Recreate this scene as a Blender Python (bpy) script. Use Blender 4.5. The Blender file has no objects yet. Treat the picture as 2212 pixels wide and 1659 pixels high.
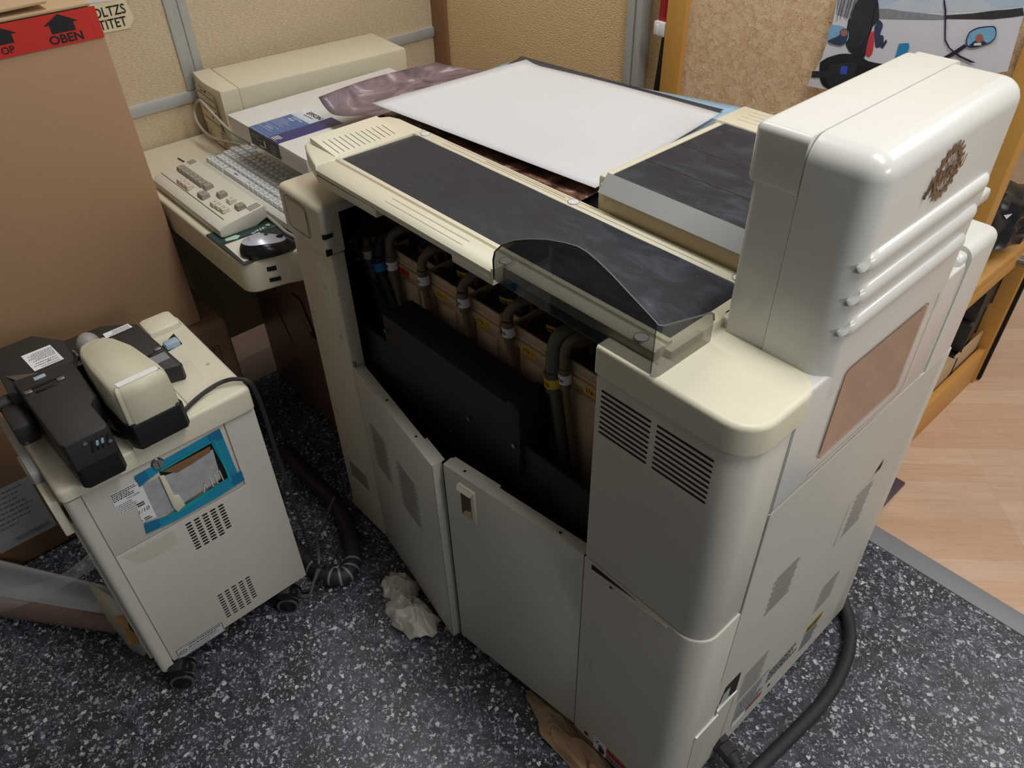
import bpy, bmesh, math, random
from mathutils import Vector, Matrix, noise
R = random.Random(7)
COL = bpy.context.scene.collection
PI = math.pi

# ------------------------------------------------------------------ materials
def lin(h):
    c = [int(h[i:i + 2], 16) / 255 for i in (0, 2, 4)]
    return tuple((x / 12.92 if x <= .04045 else ((x + .055) / 1.055) ** 2.4) for x in c) + (1,)

class NT:
    def __init__(s, name):
        s.m = bpy.data.materials.new(name); s.m.use_nodes = True
        s.t = s.m.node_tree; s.t.nodes.clear()
        s.out = s.n('ShaderNodeOutputMaterial')
    def n(s, typ, **kw):
        nd = s.t.nodes.new(typ)
        for k, v in kw.items(): setattr(nd, k, v)
        return nd
    def l(s, a, b): s.t.links.new(a, b)
    def coord(s, scale=(1, 1, 1), rot=(0, 0, 0)):
        tc = s.n('ShaderNodeTexCoord'); mp = s.n('ShaderNodeMapping')
        mp.inputs['Scale'].default_value = scale; mp.inputs['Rotation'].default_value = rot
        s.l(tc.outputs['Object'], mp.inputs['Vector']); return mp.outputs['Vector']
    def noise(s, vec, scale, detail=3, rough=.55, dist=0):
        nd = s.n('ShaderNodeTexNoise'); nd.inputs['Scale'].default_value = scale
        nd.inputs['Detail'].default_value = detail; nd.inputs['Roughness'].default_value = rough
        nd.inputs['Distortion'].default_value = dist
        s.l(vec, nd.inputs['Vector']); return nd.outputs['Fac']
    def ramp(s, fac, stops, interp='LINEAR'):
        nd = s.n('ShaderNodeValToRGB'); nd.color_ramp.interpolation = interp
        e = nd.color_ramp.elements
        while len(e) < len(stops): e.new(.5)
        for el, (p, c) in zip(e, stops):
            el.position = p; el.color = lin(c) if isinstance(c, str) else (c, c, c, 1)
        s.l(fac, nd.inputs['Fac']); return nd.outputs['Color']
    def mix(s, fac, a, b, mode='MIX'):
        nd = s.n('ShaderNodeMix', data_type='RGBA', blend_type=mode)
        for sock, v in ((nd.inputs[0], fac), (nd.inputs[6], a), (nd.inputs[7], b)):
            if isinstance(v, str): sock.default_value = lin(v)
            elif isinstance(v, (int, float)): sock.default_value = v if sock.type == 'VALUE' else (v, v, v, 1)
            elif isinstance(v, tuple): sock.default_value = v
            else: s.l(v, sock)
        return nd.outputs[2]
    def math(s, op, a, b=0.0):
        nd = s.n('ShaderNodeMath', operation=op)
        for sock, v in ((nd.inputs[0], a), (nd.inputs[1], b)):
            if isinstance(v, (int, float)): sock.default_value = v
            else: s.l(v, sock)
        return nd.outputs[0]
    def bsdf(s, col, rough=.5, metal=0, bump=None, bstr=.2, bdist=.002, spec=.5, coat=0):
        b = s.n('ShaderNodeBsdfPrincipled')
        if isinstance(col, str): b.inputs['Base Color'].default_value = lin(col)
        else: s.l(col, b.inputs['Base Color'])
        if isinstance(rough, (int, float)): b.inputs['Roughness'].default_value = rough
        else: s.l(rough, b.inputs['Roughness'])
        b.inputs['Metallic'].default_value = metal
        b.inputs['Specular IOR Level'].default_value = spec
        b.inputs['Coat Weight'].default_value = coat
        if bump is not None:
            bp = s.n('ShaderNodeBump'); bp.inputs['Strength'].default_value = bstr
            bp.inputs['Distance'].default_value = bdist
            s.l(bump, bp.inputs['Height']); s.l(bp.outputs['Normal'], b.inputs['Normal'])
        s.l(b.outputs[0], s.out.inputs['Surface']); return b

M = {}
def plain(name, col, rough=.5, metal=0, var=.05, scale=8, spec=.5, bump=0, bscale=400, coat=0, dirt=None):
    """paint, plastic or rubber: a base colour with soft procedural mottling and an optional fine grain"""
    t = NT(name); v = t.coord()
    f = t.noise(v, scale, 4)
    c = lin(col); lo = tuple(x * (1 - var) for x in c[:3]) + (1,); hi = tuple(min(1, x * (1 + var)) for x in c[:3]) + (1,)
    col_s = t.mix(f, lo, hi)
    if dirt:
        d = t.ramp(t.noise(v, dirt[1], 5, .7), [(dirt[2], 0.0), (dirt[2] + .12, 1.0)])
        col_s = t.mix(d, col_s, dirt[0])
    b = t.noise(v, bscale, 2) if bump else None
    t.bsdf(col_s, rough, metal, b, bump, .001, spec, coat)
    M[name] = t.m; return t.m

plain('cream', 'D6D2C4', .38, var=.03, scale=5)
plain('cream_panel', 'CFCCC0', .42, var=.04, scale=4, bump=.05, bscale=900)
plain('cream_yellow', 'DDD7C1', .42, var=.05, scale=6)
plain('groove', 'C9C1A8', .45, var=.05)
plain('cream_tan', 'CDBB92', .45, var=.06, scale=5)
plain('white_tower', 'D8D8D2', .26, var=.015, scale=3, coat=.15)
plain('control_cream', 'D0C8B2', .45, var=.05, scale=9, dirt=('8A7B62', 30, .62))
plain('pc_cream', 'CFC9B2', .45, var=.03, scale=5)
plain('desk_cream', 'D2CBB4', .4, var=.04, scale=6)
plain('grey_key', '9A9184', .5, var=.05)
plain('pink_key', 'D0C3B4', .5, var=.03)
plain('cream_key', 'D2CBB6', .5, var=.03)
plain('white_key', 'CDD0D0', .45, var=.03)
plain('kb_body', 'C9C7BC', .45, var=.03)
plain('black', '141414', .5, var=.2)
plain('black_panel', '1E1E1F', .6, var=.15, bump=.1, bscale=600)
plain('black_plastic', '2C2B2A', .5, var=.12, scale=20, bump=.12, bscale=1200)
plain('black_gloss', '161616', .25, var=.1)
plain('rubber', '2B2B2B', .6, var=.15)
plain('dark', '0A0A0A', .8, var=.1)
plain('slot_dark', '15130F', .8, var=.1)
plain('seam', '6E6858', .7, var=.1)
plain('chrome', 'B8B8B4', .22, 1, var=.05)
plain('alu', 'A9ADAE', .38, .75, var=.05, scale=12)
plain('alu_paint', 'B6B8B6', .45, .2, var=.04, scale=10)
plain('steel', '9A9C9C', .35, .9, var=.08)
plain('tip_grey', '96938F', .5, var=.04)
plain('tank', 'CFB08C', .5, var=.1, scale=12, dirt=('7C5E44', 22, .60))
plain('tank_floor', '5A4434', .6, var=.25, scale=40)
plain('hose_brown', '75604E', .4, var=.12, scale=30)
plain('hose_green', '5E6350', .4, var=.12, scale=25)
plain('sticker_white', 'ECEDEF', .5, var=.02)
plain('sticker_grey', 'BFC1C4', .5, var=.03)
plain('sticker_yellow', 'E0BE2C', .5, var=.04)
plain('sticker_red', 'C8402E', .5, var=.05)
plain('sticker_blue', '2C7FC0', .5, var=.05)
plain('ink', '17171A', .6, var=.05)
plain('ink_grey', '6B6C72', .7, var=.05)
plain('red_tape', 'D0312A', .4, var=.05, scale=10)
plain('gold_brown', '7A6248', .35, .35, var=.15, scale=60)
plain('lever_blue', '9DB6C8', .45, var=.05)
plain('blue_tape', '1F8FB4', .35, var=.12, scale=25)
plain('blue_tape_dark', '1A72A0', .35, var=.1, scale=25)
plain('teal', '1F9EA6', .3, var=.15, scale=30)
plain('tan_tape', 'B58A55', .55, var=.12, scale=30)
plain('paper_white', 'DADADD', .6, var=.015, scale=4, spec=.2)
plain('box_white', 'DCDAD6', .55, var=.02, scale=5, spec=.3)
plain('print_blue', '9CC0DC', .4, var=.06, scale=6)
plain('print_navy', '364052', .35, var=.2, scale=5)
plain('print_white_back', 'E2E3E6', .5, var=.02)
plain('sleeve_blue', '4D6A9E', .4, var=.06)
plain('sleeve_navy', '33306E', .4, var=.05)
plain('pad_green', '1F4038', .5, var=.1)
plain('pad_dark', '2A2B30', .5, var=.1)
plain('pad_white', 'D8D2C4', .5, var=.03)
plain('pad_mint', 'A9CFBC', .5, var=.05)
plain('mouse_silver', 'B7BACA', .3, .3, var=.03)
plain('cable_grey', 'A29B8C', .45, var=.05)
plain('cable_dark_grey', '5B5A57', .45, var=.05)
plain('wood_frame', 'C8944A', .45, var=.1, scale=3)
plain('wood_brown', '8A6545', .5, var=.1, scale=4)
plain('pedestal', '8C6B55', .35, var=.12, scale=3)
plain('foot_purple', '5A4C54', .4, .3, var=.1)
plain('bag_black', '17161A', .22, var=.1, spec=.7)
plain('tissue', 'CFC8BC', .8, var=.08, scale=15)
plain('brown_paper', '9A8062', .75, var=.15, scale=14)
plain('sheet_white_in', 'B9BDBE', .5, var=.05)
plain('sheet_brown', '7A625A', .7, var=.08)
plain('fiber', 'A5A9AE', .9, var=.35, scale=60)
plain('sign_paper', 'D9CFAE', .7, var=.05)
plain('red_strap', 'B3222A', .6, var=.08)
plain('buckle', 'E0E0E0', .4, var=.02)
plain('strip_grey', '8B8E92', .5, .2, var=.06)
plain('poster_snow', 'DCDCE4', .3, var=.05, scale=25)
plain('poster_sky', 'B9CBE0', .3, var=.12, scale=14)
plain('poster_mount', 'C9D2E0', .3, var=.1, scale=40)
plain('poster_trees', '3A3A3C', .3, var=.6, scale=180)
plain('poster_treegrey', '8C8F98', .3, var=.5, scale=160)
plain('poster_dark', '202226', .3, var=.25, scale=40)
plain('poster_panel', '2E3138', .3, var=.2, scale=60)
plain('poster_red', 'C63A45', .3, var=.15, scale=60)
plain('poster_navy', '2A3B5C', .3, var=.2, scale=60)
plain('poster_blueroll', '2F8CC4', .3, var=.15, scale=60)
plain('poster_skyblue', '7DB4D8', .3, var=.2, scale=70)
plain('poster_skin', 'A96B5A', .3, var=.15, scale=120)
plain('poster_screen', '3A5BC8', .3, var=.15, scale=100)
plain('poster_purple', '2B2440', .3, var=.2, scale=60)
plain('poster_green', '1F2A26', .3, var=.25, scale=60)

def cardboard(name, col, var=.07):
    t = NT(name); v = t.coord()
    f = t.noise(v, 3, 4); g = t.noise(t.coord((40, 260, 260)), 6, 2)
    c = lin(col)
    a = t.mix(f, tuple(x * (1 - var) for x in c[:3]) + (1,), tuple(x * (1 + var) for x in c[:3]) + (1,))
    a = t.mix(t.math('MULTIPLY', g, .16), a, '6E5238')
    t.bsdf(a, .75, bump=t.noise(v, 30, 4), bstr=.12, bdist=.004, spec=.25); M[name] = t.m
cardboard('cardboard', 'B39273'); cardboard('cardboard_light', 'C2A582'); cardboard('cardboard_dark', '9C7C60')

def m_floor():
    t = NT('speckled_vinyl'); v = t.coord()
    base = t.mix(t.ramp(t.noise(v, 34, 5, .6, .6), [(.4, 0.0), (.6, 1.0)]), '2C303B', '545863')
    base = t.mix(t.ramp(t.noise(v, 8, 3), [(.35, 0.0), (.7, 1.0)]), base, '30312F')
    wob = t.n('ShaderNodeTexNoise'); wob.inputs['Scale'].default_value = 115; wob.inputs['Detail'].default_value = 2
    t.l(v, wob.inputs['Vector'])
    def flecks(scale, cut, keep, rotv, stretch):
        mp = t.n('ShaderNodeMapping'); mp.inputs['Scale'].default_value = stretch; mp.inputs['Rotation'].default_value = (0, 0, rotv)
        add = t.n('ShaderNodeVectorMath', operation='MULTIPLY_ADD')
        t.l(wob.outputs['Color'], add.inputs[0]); add.inputs[1].default_value = (.0165, .0165, 0)
        t.l(v, add.inputs[2]); t.l(add.outputs[0], mp.inputs['Vector'])
        vo = t.n('ShaderNodeTexVoronoi', voronoi_dimensions='2D'); vo.inputs['Scale'].default_value = scale; vo.inputs['Randomness'].default_value = 1
        t.l(mp.outputs[0], vo.inputs['Vector'])
        sep = t.n('ShaderNodeSeparateColor'); t.l(vo.outputs['Color'], sep.inputs[0])
        thr = t.math('MULTIPLY', sep.outputs[1], cut)          # fleck size varies from cell to cell
        on = t.math('MULTIPLY', t.math('LESS_THAN', vo.outputs['Distance'], thr), t.math('LESS_THAN', sep.outputs[0], keep))
        return on, sep.outputs[2]
    col = base
    for sc, cut, keep, rot, st, c in ((150, .40, .55, .5, (1, 1.7, 1), '8E939E'), (95, .40, .42, 2.1, (1.5, 1, 1), 'A2A6AE'),
                                      (70, .42, .34, 1.2, (1, 1.5, 1), 'C4C7CC'), (52, .32, .22, 2.7, (1.3, 1, 1), 'D8DADC')):
        on, rnd = flecks(sc, cut, keep, rot, st)
        cc = t.mix(rnd, '7A7E88', c)
        col = t.mix(on, col, cc)
    t.bsdf(col, .38, bump=t.noise(v, 60, 3), bstr=.08, spec=.4); M['vinyl'] = t.m
m_floor()

def m_wood():
    t = NT('laminate_planks'); v = t.coord((1, 1, 1), (0, 0, math.radians(-45)))
    br = t.n('ShaderNodeTexBrick'); br.offset = .37; br.offset_frequency = 1
    for k, x in (('Scale', 1), ('Mortar Size', .0005), ('Brick Width', .47), ('Row Height', .068), ('Bias', 0), ('Mortar Smooth', .3)): br.inputs[k].default_value = x
    br.inputs['Color1'].default_value = lin('DBBDA2'); br.inputs['Color2'].default_value = lin('D0AC90'); br.inputs['Mortar'].default_value = lin('C29C80')
    t.l(v, br.inputs['Vector'])
    g = t.n('ShaderNodeMapping'); g.inputs['Scale'].default_value = (2.2, 26, 1); t.l(v, g.inputs['Vector'])
    gr = t.ramp(t.noise(g.outputs[0], 3.2, 5, .62, .8), [(.36, 0.0), (.66, 1.0)])
    c = t.mix(t.math('MULTIPLY', gr, .22), br.outputs['Color'], 'A8764F')
    sp = t.ramp(t.noise(g.outputs[0], 6, 3, .5, 2.5), [(.62, 0.0), (.75, 1.0)])
    c = t.mix(t.math('MULTIPLY', sp, .30), c, '8E6448')
    t.bsdf(c, .36, spec=.4); M['laminate'] = t.m
m_wood()

def m_cork():
    t = NT('cork'); v = t.coord()
    vo = t.n('ShaderNodeTexVoronoi'); vo.inputs['Scale'].default_value = 95; vo.inputs['Randomness'].default_value = 1
    nz = t.n('ShaderNodeTexNoise'); nz.inputs['Scale'].default_value = 60; t.l(v, nz.inputs['Vector'])
    ad = t.n('ShaderNodeVectorMath', operation='MULTIPLY_ADD'); t.l(nz.outputs['Color'], ad.inputs[0]); ad.inputs[1].default_value = (.02, .02, .02); t.l(v, ad.inputs[2])
    t.l(ad.outputs[0], vo.inputs['Vector'])
    sep = t.n('ShaderNodeSeparateColor'); t.l(vo.outputs['Color'], sep.inputs[0])
    c = t.mix(sep.outputs[0], 'E0BE94', 'F0D6B2')
    d = t.math('GREATER_THAN', t.noise(t.coord((1, 1, 1.7)), 150, 1, .5, 4), .62)
    c = t.mix(t.math('MULTIPLY', d, .8), c, '7A5130')
    e = t.ramp(vo.outputs['Distance'], [(.62, 0.0), (.9, 1.0)])
    c = t.mix(t.math('MULTIPLY', e, .35), c, 'A97B4C')
    t.bsdf(c, .8, bump=vo.outputs['Distance'], bstr=.12, bdist=.002, spec=.2); M['cork'] = t.m
m_cork()

def m_wall(name, col, axis, lo, scale_along, scale_z, bstr):
    t = NT(name)
    s = (scale_along, scale_along, scale_z)
    w = t.noise(t.coord(s), 1, 1, .4, .0); f = t.noise(t.coord(), 5, 4)
    fl = t.ramp(t.noise(t.coord(), 110, 2), [(.70, 0.0), (.74, 1.0)])
    c = t.mix(t.ramp(w, [(.3, 0.0), (.7, 1.0)]), lo, col)
    c = t.mix(t.math('MULTIPLY', f, .25), c, lo)
    if name == 'fabric': c = t.mix(t.math('MULTIPLY', fl, .5), c, '8A7356')
    t.bsdf(c, .85, bump=w, bstr=bstr, bdist=.003, spec=.15); M[name] = t.m
m_wall('fabric', 'D6C7AC', 'y', 'BDAB8E', 120, 420, .35)
m_wall('wallpaper', 'E6CC9C', 'x', 'D4B685', 130, 300, .5)

def m_belt():
    t = NT('belt'); v = t.coord((1, 6, 1)); v2 = t.coord()
    f = t.noise(v2, 3.5, 4)
    c = t.mix(f, '1D2026', '343842')
    x = t.n('ShaderNodeSeparateXYZ'); tc = t.n('ShaderNodeTexCoord'); t.l(tc.outputs['Object'], x.inputs[0])
    near = t.n('ShaderNodeMapRange'); near.inputs['From Min'].default_value = -.95; near.inputs['From Max'].default_value = -.5
    t.l(x.outputs[0], near.inputs['Value'])
    chalk = t.ramp(t.noise(t.coord((1, 2.2, 1), (0, 0, .35)), 11, 6, .7, .8), [(.46, 0.0), (.72, 1.0)])
    c = t.mix(t.math('MULTIPLY', t.math('MULTIPLY', chalk, near.outputs[0]), .38), c, '6E7A8C')
    sp = t.ramp(t.noise(v2, 230, 1), [(.75, 0.0), (.79, 1.0)])
    c = t.mix(t.math('MULTIPLY', sp, .4), c, '9AA0A8')
    t.bsdf(c, .5, bump=t.noise(v, 22, 2), bstr=.18, bdist=.004, spec=.4); M['belt'] = t.m
m_belt()

def m_clear(name, tint, gloss, ior=1.45, rough=.04):
    t = NT(name); tr = t.n('ShaderNodeBsdfTransparent'); tr.inputs[0].default_value = lin(tint)
    gl = t.n('ShaderNodeBsdfGlossy'); gl.inputs['Roughness'].default_value = rough; gl.inputs['Color'].default_value = lin(gloss)
    lw = t.n('ShaderNodeLayerWeight'); fc = t.math('ADD', t.math('MULTIPLY', t.math('POWER', lw.outputs['Facing'], 5.0), .6), ior)
    mx = t.n('ShaderNodeMixShader'); t.l(fc, mx.inputs[0]); t.l(tr.outputs[0], mx.inputs[1]); t.l(gl.outputs[0], mx.inputs[2])
    t.l(mx.outputs[0], t.out.inputs['Surface']); M[name] = t.m
m_clear('smoke', 'ABABA9', 'FFFFFF', .045)
m_clear('clear_tape', 'FCFBF8', 'FFFFFF', .05, .12)

def m_film():
    t = NT('plastic_film'); tr = t.n('ShaderNodeBsdfTransparent'); p = t.n('ShaderNodeBsdfPrincipled')
    p.inputs['Base Color'].default_value = lin('C8C8C4'); p.inputs['Roughness'].default_value = .18
    mx = t.n('ShaderNodeMixShader'); t.l(t.ramp(t.noise(t.coord(), 22, 4, .6, 1.5), [(.3, .10), (.7, .42)]), mx.inputs[0])
    t.l(tr.outputs[0], mx.inputs[1]); t.l(p.outputs[0], mx.inputs[2]); t.l(mx.outputs[0], t.out.inputs['Surface']); M['film'] = t.m
m_film()

def m_pane():
    t = NT('tinted_pane'); d = t.n('ShaderNodeBsdfDiffuse'); d.inputs[0].default_value = lin('9C8C82')
    g = t.n('ShaderNodeBsdfGlossy'); g.inputs['Roughness'].default_value = .06; g.inputs['Color'].default_value = lin('D2C6C0')
    mx = t.n('ShaderNodeMixShader'); f = t.ramp(t.noise(t.coord(), 14, 3), [(.3, .50), (.7, .72)])
    t.l(f, mx.inputs[0]); t.l(d.outputs[0], mx.inputs[1]); t.l(g.outputs[0], mx.inputs[2])
    t.l(mx.outputs[0], t.out.inputs['Surface']); M['pane'] = t.m
m_pane()

def m_print(name, stops, scale, rough=.3):
    t = NT(name); f = t.noise(t.coord((1, 1.8, 1), (0, 0, .5)), scale, 6, .62, 1.2)
    t.bsdf(t.ramp(f, stops), rough); M[name] = t.m
m_print('print_brown', [(.30, '2B2422'), (.46, '6E5E5C'), (.58, '9A8585'), (.68, 'C9BFBE')], 7)
m_print('print_rock', [(.30, '16130F'), (.45, '4A332A'), (.56, '8C6656'), (.66, 'B9A398'), (.75, '2A2A24')], 14)
m_print('print_cloud', [(.30, '4A3F48'), (.48, '76676E'), (.57, '8E7A80'), (.66, 'C9C2C8')], 6)

# ------------------------------------------------------------------ mesh building
_txt = {}
def text_mesh(s, bold=0, shear=0):
    k = (s, bold, shear)
    if k not in _txt:
        cu = bpy.data.curves.new('t', 'FONT'); cu.body = s; cu.size = 1; cu.offset = bold; cu.shear = shear
        cu.resolution_u = 3
        o = bpy.data.objects.new('t', cu); COL.objects.link(o)
        bpy.context.view_layer.update()
        me = bpy.data.meshes.new_from_object(o.evaluated_get(bpy.context.evaluated_depsgraph_get()))
        vs = [(v.co.x, v.co.y) for v in me.vertices]; fs = [tuple(p.vertices) for p in me.polygons]
        bpy.data.objects.remove(o); bpy.data.curves.remove(cu); bpy.data.meshes.remove(me)
        _txt[k] = (vs, fs)
    return _txt[k]

def catmull(pts, n=8):
    P = [Vector(p) for p in pts]; out = []
    for i in range(len(P) - 1):
        a = P[i - 1] if i else P[i] * 2 - P[i + 1]; b, c = P[i], P[i + 1]
        d = P[i + 2] if i + 2 < len(P) else c * 2 - b
        for k in range(n):
            t = k / n
            out.append(.5 * ((2 * b) + (c - a) * t + (2 * a - 5 * b + 4 * c - d) * t * t + (3 * b - a - 3 * c + d) * t ** 3))
    out.append(P[-1]); return out

class Frame:
    """a flat drawing surface: origin, right and up directions"""
    def __init__(s, o, ex, ey, lift=.0006):
        s.o = Vector(o); s.x = Vector(ex).normalized(); s.y = Vector(ey).normalized(); s.n = s.x.cross(s.y); s.o = s.o + s.n * lift
    def __call__(s, u, v, w=0): return s.o + s.x * u + s.y * v + s.n * w

class MB:
    def __init__(s): s.v = []; s.f = []; s.mi = []
    def add(s, vs, fs, mi=0):
        b = len(s.v); s.v += [tuple(v) for v in vs]; s.f += [tuple(i + b for i in f) for f in fs]; s.mi += [mi] * len(fs); return s
    def bm(s, bm, mi=0):
        bm.verts.ensure_lookup_table(); bm.verts.index_update()
        s.add([v.co for v in bm.verts], [[v.index for v in f.verts] for f in bm.faces], mi); bm.free(); return s
    def box(s, x0, x1, y0, y1, z0, z1, bev=0, mi=0, seg=2, stages=None, rot=None):
        """stages: list of (predicate(midpoint), radius, segments) bevels; bev bevels every edge"""
        bm = bmesh.new()
        vs = [bm.verts.new((x, y, z)) for x in (x0, x1) for y in (y0, y1) for z in (z0, z1)]
        for q in ((0, 1, 3, 2), (4, 6, 7, 5), (0, 4, 5, 1), (2, 3, 7, 6), (0, 2, 6, 4), (1, 5, 7, 3)): bm.faces.new([vs[i] for i in q])
        bmesh.ops.recalc_face_normals(bm, faces=bm.faces[:])
        if bev: bmesh.ops.bevel(bm, geom=bm.edges[:], offset=bev, segments=seg, affect='EDGES', profile=.5, clamp_overlap=True)
        for pred, r, sg in (stages or []):
            es = [e for e in bm.edges if pred((e.verts[0].co + e.verts[1].co) / 2, (e.verts[1].co - e.verts[0].co).normalized())]
            bmesh.ops.bevel(bm, geom=es, offset=r, segments=sg, affect='EDGES', profile=.5, clamp_overlap=True)
        if rot: bmesh.ops.transform(bm, matrix=rot, verts=bm.verts)
        return s.bm(bm, mi)
    def prism(s, pts, axis, a, b, bev=0, mi=0, seg=2, caps='ab', allv=False):
        """extrude a polygon drawn in the other two axes along axis from a to b; bev rounds the cap outlines"""
        put = {'x': lambda p, c: (c, p[0], p[1]), 'y': lambda p, c: (p[0], c, p[1]), 'z': lambda p, c: (p[0], p[1], c)}[axis]
        bm = bmesh.new(); n = len(pts)
        A = [bm.verts.new(put(p, a)) for p in pts]; B = [bm.verts.new(put(p, b)) for p in pts]
        fa = bm.faces.new(A); fb = bm.faces.new(B[::-1])
        for i in range(n): bm.faces.new((A[i], B[i], B[(i + 1) % n], A[(i + 1) % n]))
        bmesh.ops.recalc_face_normals(bm, faces=bm.faces[:])
        if bev:
            es = set()
            if 'a' in caps: es |= set(fa.edges)
            if 'b' in caps: es |= set(fb.edges)
            if allv: es = set(bm.edges)
            bmesh.ops.bevel(bm, geom=list(es), offset=bev, segments=seg, affect='EDGES', profile=.5, clamp_overlap=True)
        return s.bm(bm, mi)
    def cyl(s, p0, p1, r, seg=20, mi=0, r1=None, cap=True):
        p0, p1 = Vector(p0), Vector(p1); d = (p1 - p0).normalized(); r1 = r if r1 is None else r1
        a = d.orthogonal().normalized(); b = d.cross(a)
        vs = []
        for p, rr in ((p0, r), (p1, r1)):
            for k in range(seg): t = 2 * PI * k / seg; vs.append(p + (a * math.cos(t) + b * math.sin(t)) * rr)
        fs = [(k, (k + 1) % seg, seg + (k + 1) % seg, seg + k) for k in range(seg)]
        if cap: fs += [tuple(range(seg))[::-1], tuple(range(seg, 2 * seg))]
        return s.add(vs, fs, mi)
    def tube(s, pts, r, seg=10, mi=0, n=8, smooth=True):
        P = catmull(pts, n) if smooth else [Vector(p) for p in pts]
        d0 = (P[1] - P[0]).normalized(); a = d0.orthogonal().normalized(); vs = []
        for i, p in enumerate(P):
            d = (P[min(i + 1, len(P) - 1)] - P[max(i - 1, 0)]).normalized()
            a = (a - d * a.dot(d)).normalized(); b = d.cross(a)
            rr = r(i / (len(P) - 1)) if callable(r) else r
            for k in range(seg): t = 2 * PI * k / seg; vs.append(p + (a * math.cos(t) + b * math.sin(t)) * rr)
        fs = []
        for i in range(len(P) - 1):
            for k in range(seg): q = (k + 1) % seg; fs.append((i * seg + k, i * seg + q, (i + 1) * seg + q, (i + 1) * seg + k))
        fs += [tuple(range(seg))[::-1], tuple(range((len(P) - 1) * seg, len(P) * seg))]
        return s.add(vs, fs, mi)
    def grid(s, fn, nu, nv, mi=0, thick=0):
        vs = [Vector(fn(i / nu, j / nv)) for j in range(nv + 1) for i in range(nu + 1)]; w = nu + 1
        fs = [(j * w + i, j * w + i + 1, (j + 1) * w + i + 1, (j + 1) * w + i) for j in range(nv) for i in range(nu)]
        return s.add(vs, fs, mi)
    def blob(s, c, rad, seed, amp=.3, fr=3, sub=4, mi=0, flat=None):
        bm = bmesh.new(); bmesh.ops.create_icosphere(bm, subdivisions=sub, radius=1)
        for v in bm.verts:
            q = v.co * fr + Vector((seed * 7.3, seed * 3.1, seed))
            k = 1 + amp * (noise.turbulence(q, 2, True) - .6)
            v.co = Vector((v.co.x * rad[0] * k, v.co.y * rad[1] * k, v.co.z * rad[2] * k)) + Vector(c)
            if flat is not None and v.co.z < flat: v.co.z = flat + .0005 * R.random()
        return s.bm(bm, mi)
    def poly(s, fr, pts, mi=0, w=0): return s.add([fr(u, v, w) for u, v in pts], [tuple(range(len(pts)))], mi)
    def rect(s, fr, u0, u1, v0, v1, mi=0, w=0): return s.poly(fr, [(u0, v0), (u1, v0), (u1, v1), (u0, v1)], mi, w)
    def slot(s, fr, u0, u1, v, h, mi=0, w=0, n=4):
        r = h / 2; P = []
        for k in range(n + 1): t = -PI / 2 + PI * k / n; P.append((u1 - r + r * math.cos(t), v + r * math.sin(t)))
        for k in range(n + 1): t = PI / 2 + PI * k / n; P.append((u0 + r + r * math.cos(t), v + r * math.sin(t)))
        return s.poly(fr, P, mi, w)
    def disc(s, fr, u, v, r, mi=0, w=0, n=20): return s.poly(fr, [(u + r * math.cos(2 * PI * k / n), v + r * math.sin(2 * PI * k / n)) for k in range(n)], mi, w)
    def ring(s, fr, u, v, r0, r1, mi=0, w=0, n=20, ey=1):
        P = []
        for k in range(n):
            t = 2 * PI * k / n; P += [fr(u + r0 * math.cos(t), v + ey * r0 * math.sin(t), w), fr(u + r1 * math.cos(t), v + ey * r1 * math.sin(t), w)]
        return s.add(P, [(2 * k, 2 * k + 1, (2 * k + 3) % (2 * n), (2 * k + 2) % (2 * n)) for k in range(n)], mi)
    def line(s, fr, a, b, w_, mi=0, w=0):
        a, b = Vector(a), Vector(b); d = (b - a).normalized(); n = Vector((-d.y, d.x)) * w_ / 2
        return s.poly(fr, [tuple(a - n), tuple(b - n), tuple(b + n), tuple(a + n)], mi, w)
    def text(s, t, fr, u, v, size, mi=0, w=.0004, bold=0, shear=0, sx=1, center=True):
        vs, fs = text_mesh(t, bold, shear)
        if not vs: return s
        x0, x1 = min(p[0] for p in vs), max(p[0] for p in vs); y0, y1 = min(p[1] for p in vs), max(p[1] for p in vs)
        cx = (x0 + x1) / 2 if center else x0; cy = (y0 + y1) / 2 if center else 0
        return s.add([fr(u + (p[0] - cx) * size * sx, v + (p[1] - cy) * size, w) for p in vs], fs, mi)
    def fine_print(s, fr, u0, u1, v0, v1, rows, mi=0, w=.0004, seed=1, fill=.6):
        """unreadably small print: rows of broken dashes"""
        q = random.Random(seed); h = (v1 - v0) / rows
        for k in range(rows):
            u = u0; end = u1 - (u1 - u0) * q.random() * .35
            while u < end:
                L = (u1 - u0) * (.03 + .07 * q.random()); s.rect(fr, u, min(u + L, end), v1 - (k + .5 + fill / 2) * h, v1 - (k + .5 - fill / 2) * h, mi, w); u += L + (u1 - u0) * .022
        return s
    def build(s, name, mats, parent=None, angle=35, label=None, solid=0, recalc=False):
        me = bpy.data.meshes.new(name); me.from_pydata(s.v, [], s.f)
        if isinstance(mats, str): mats = [mats]
        for m in mats: me.materials.append(M[m])
        me.polygons.foreach_set('material_index', s.mi)
        me.polygons.foreach_set('use_smooth', [True] * len(s.f)); me.validate(); me.update()
        if recalc:
            bm = bmesh.new(); bm.from_mesh(me); bmesh.ops.recalc_face_normals(bm, faces=bm.faces[:]); bm.to_mesh(me); bm.free()
        me.set_sharp_from_angle(angle=math.radians(angle))
        o = bpy.data.objects.new(name, me); COL.objects.link(o)
        if parent is not None:
            o.parent = parent; o.matrix_parent_inverse = Matrix.Translation(-parent.location) if parent.parent is None else Matrix()
        if solid:
            md = o.modifiers.new('thickness', 'SOLIDIFY'); md.thickness = solid; md.offset = 0
        if label: o['label'] = label
        return o

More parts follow.
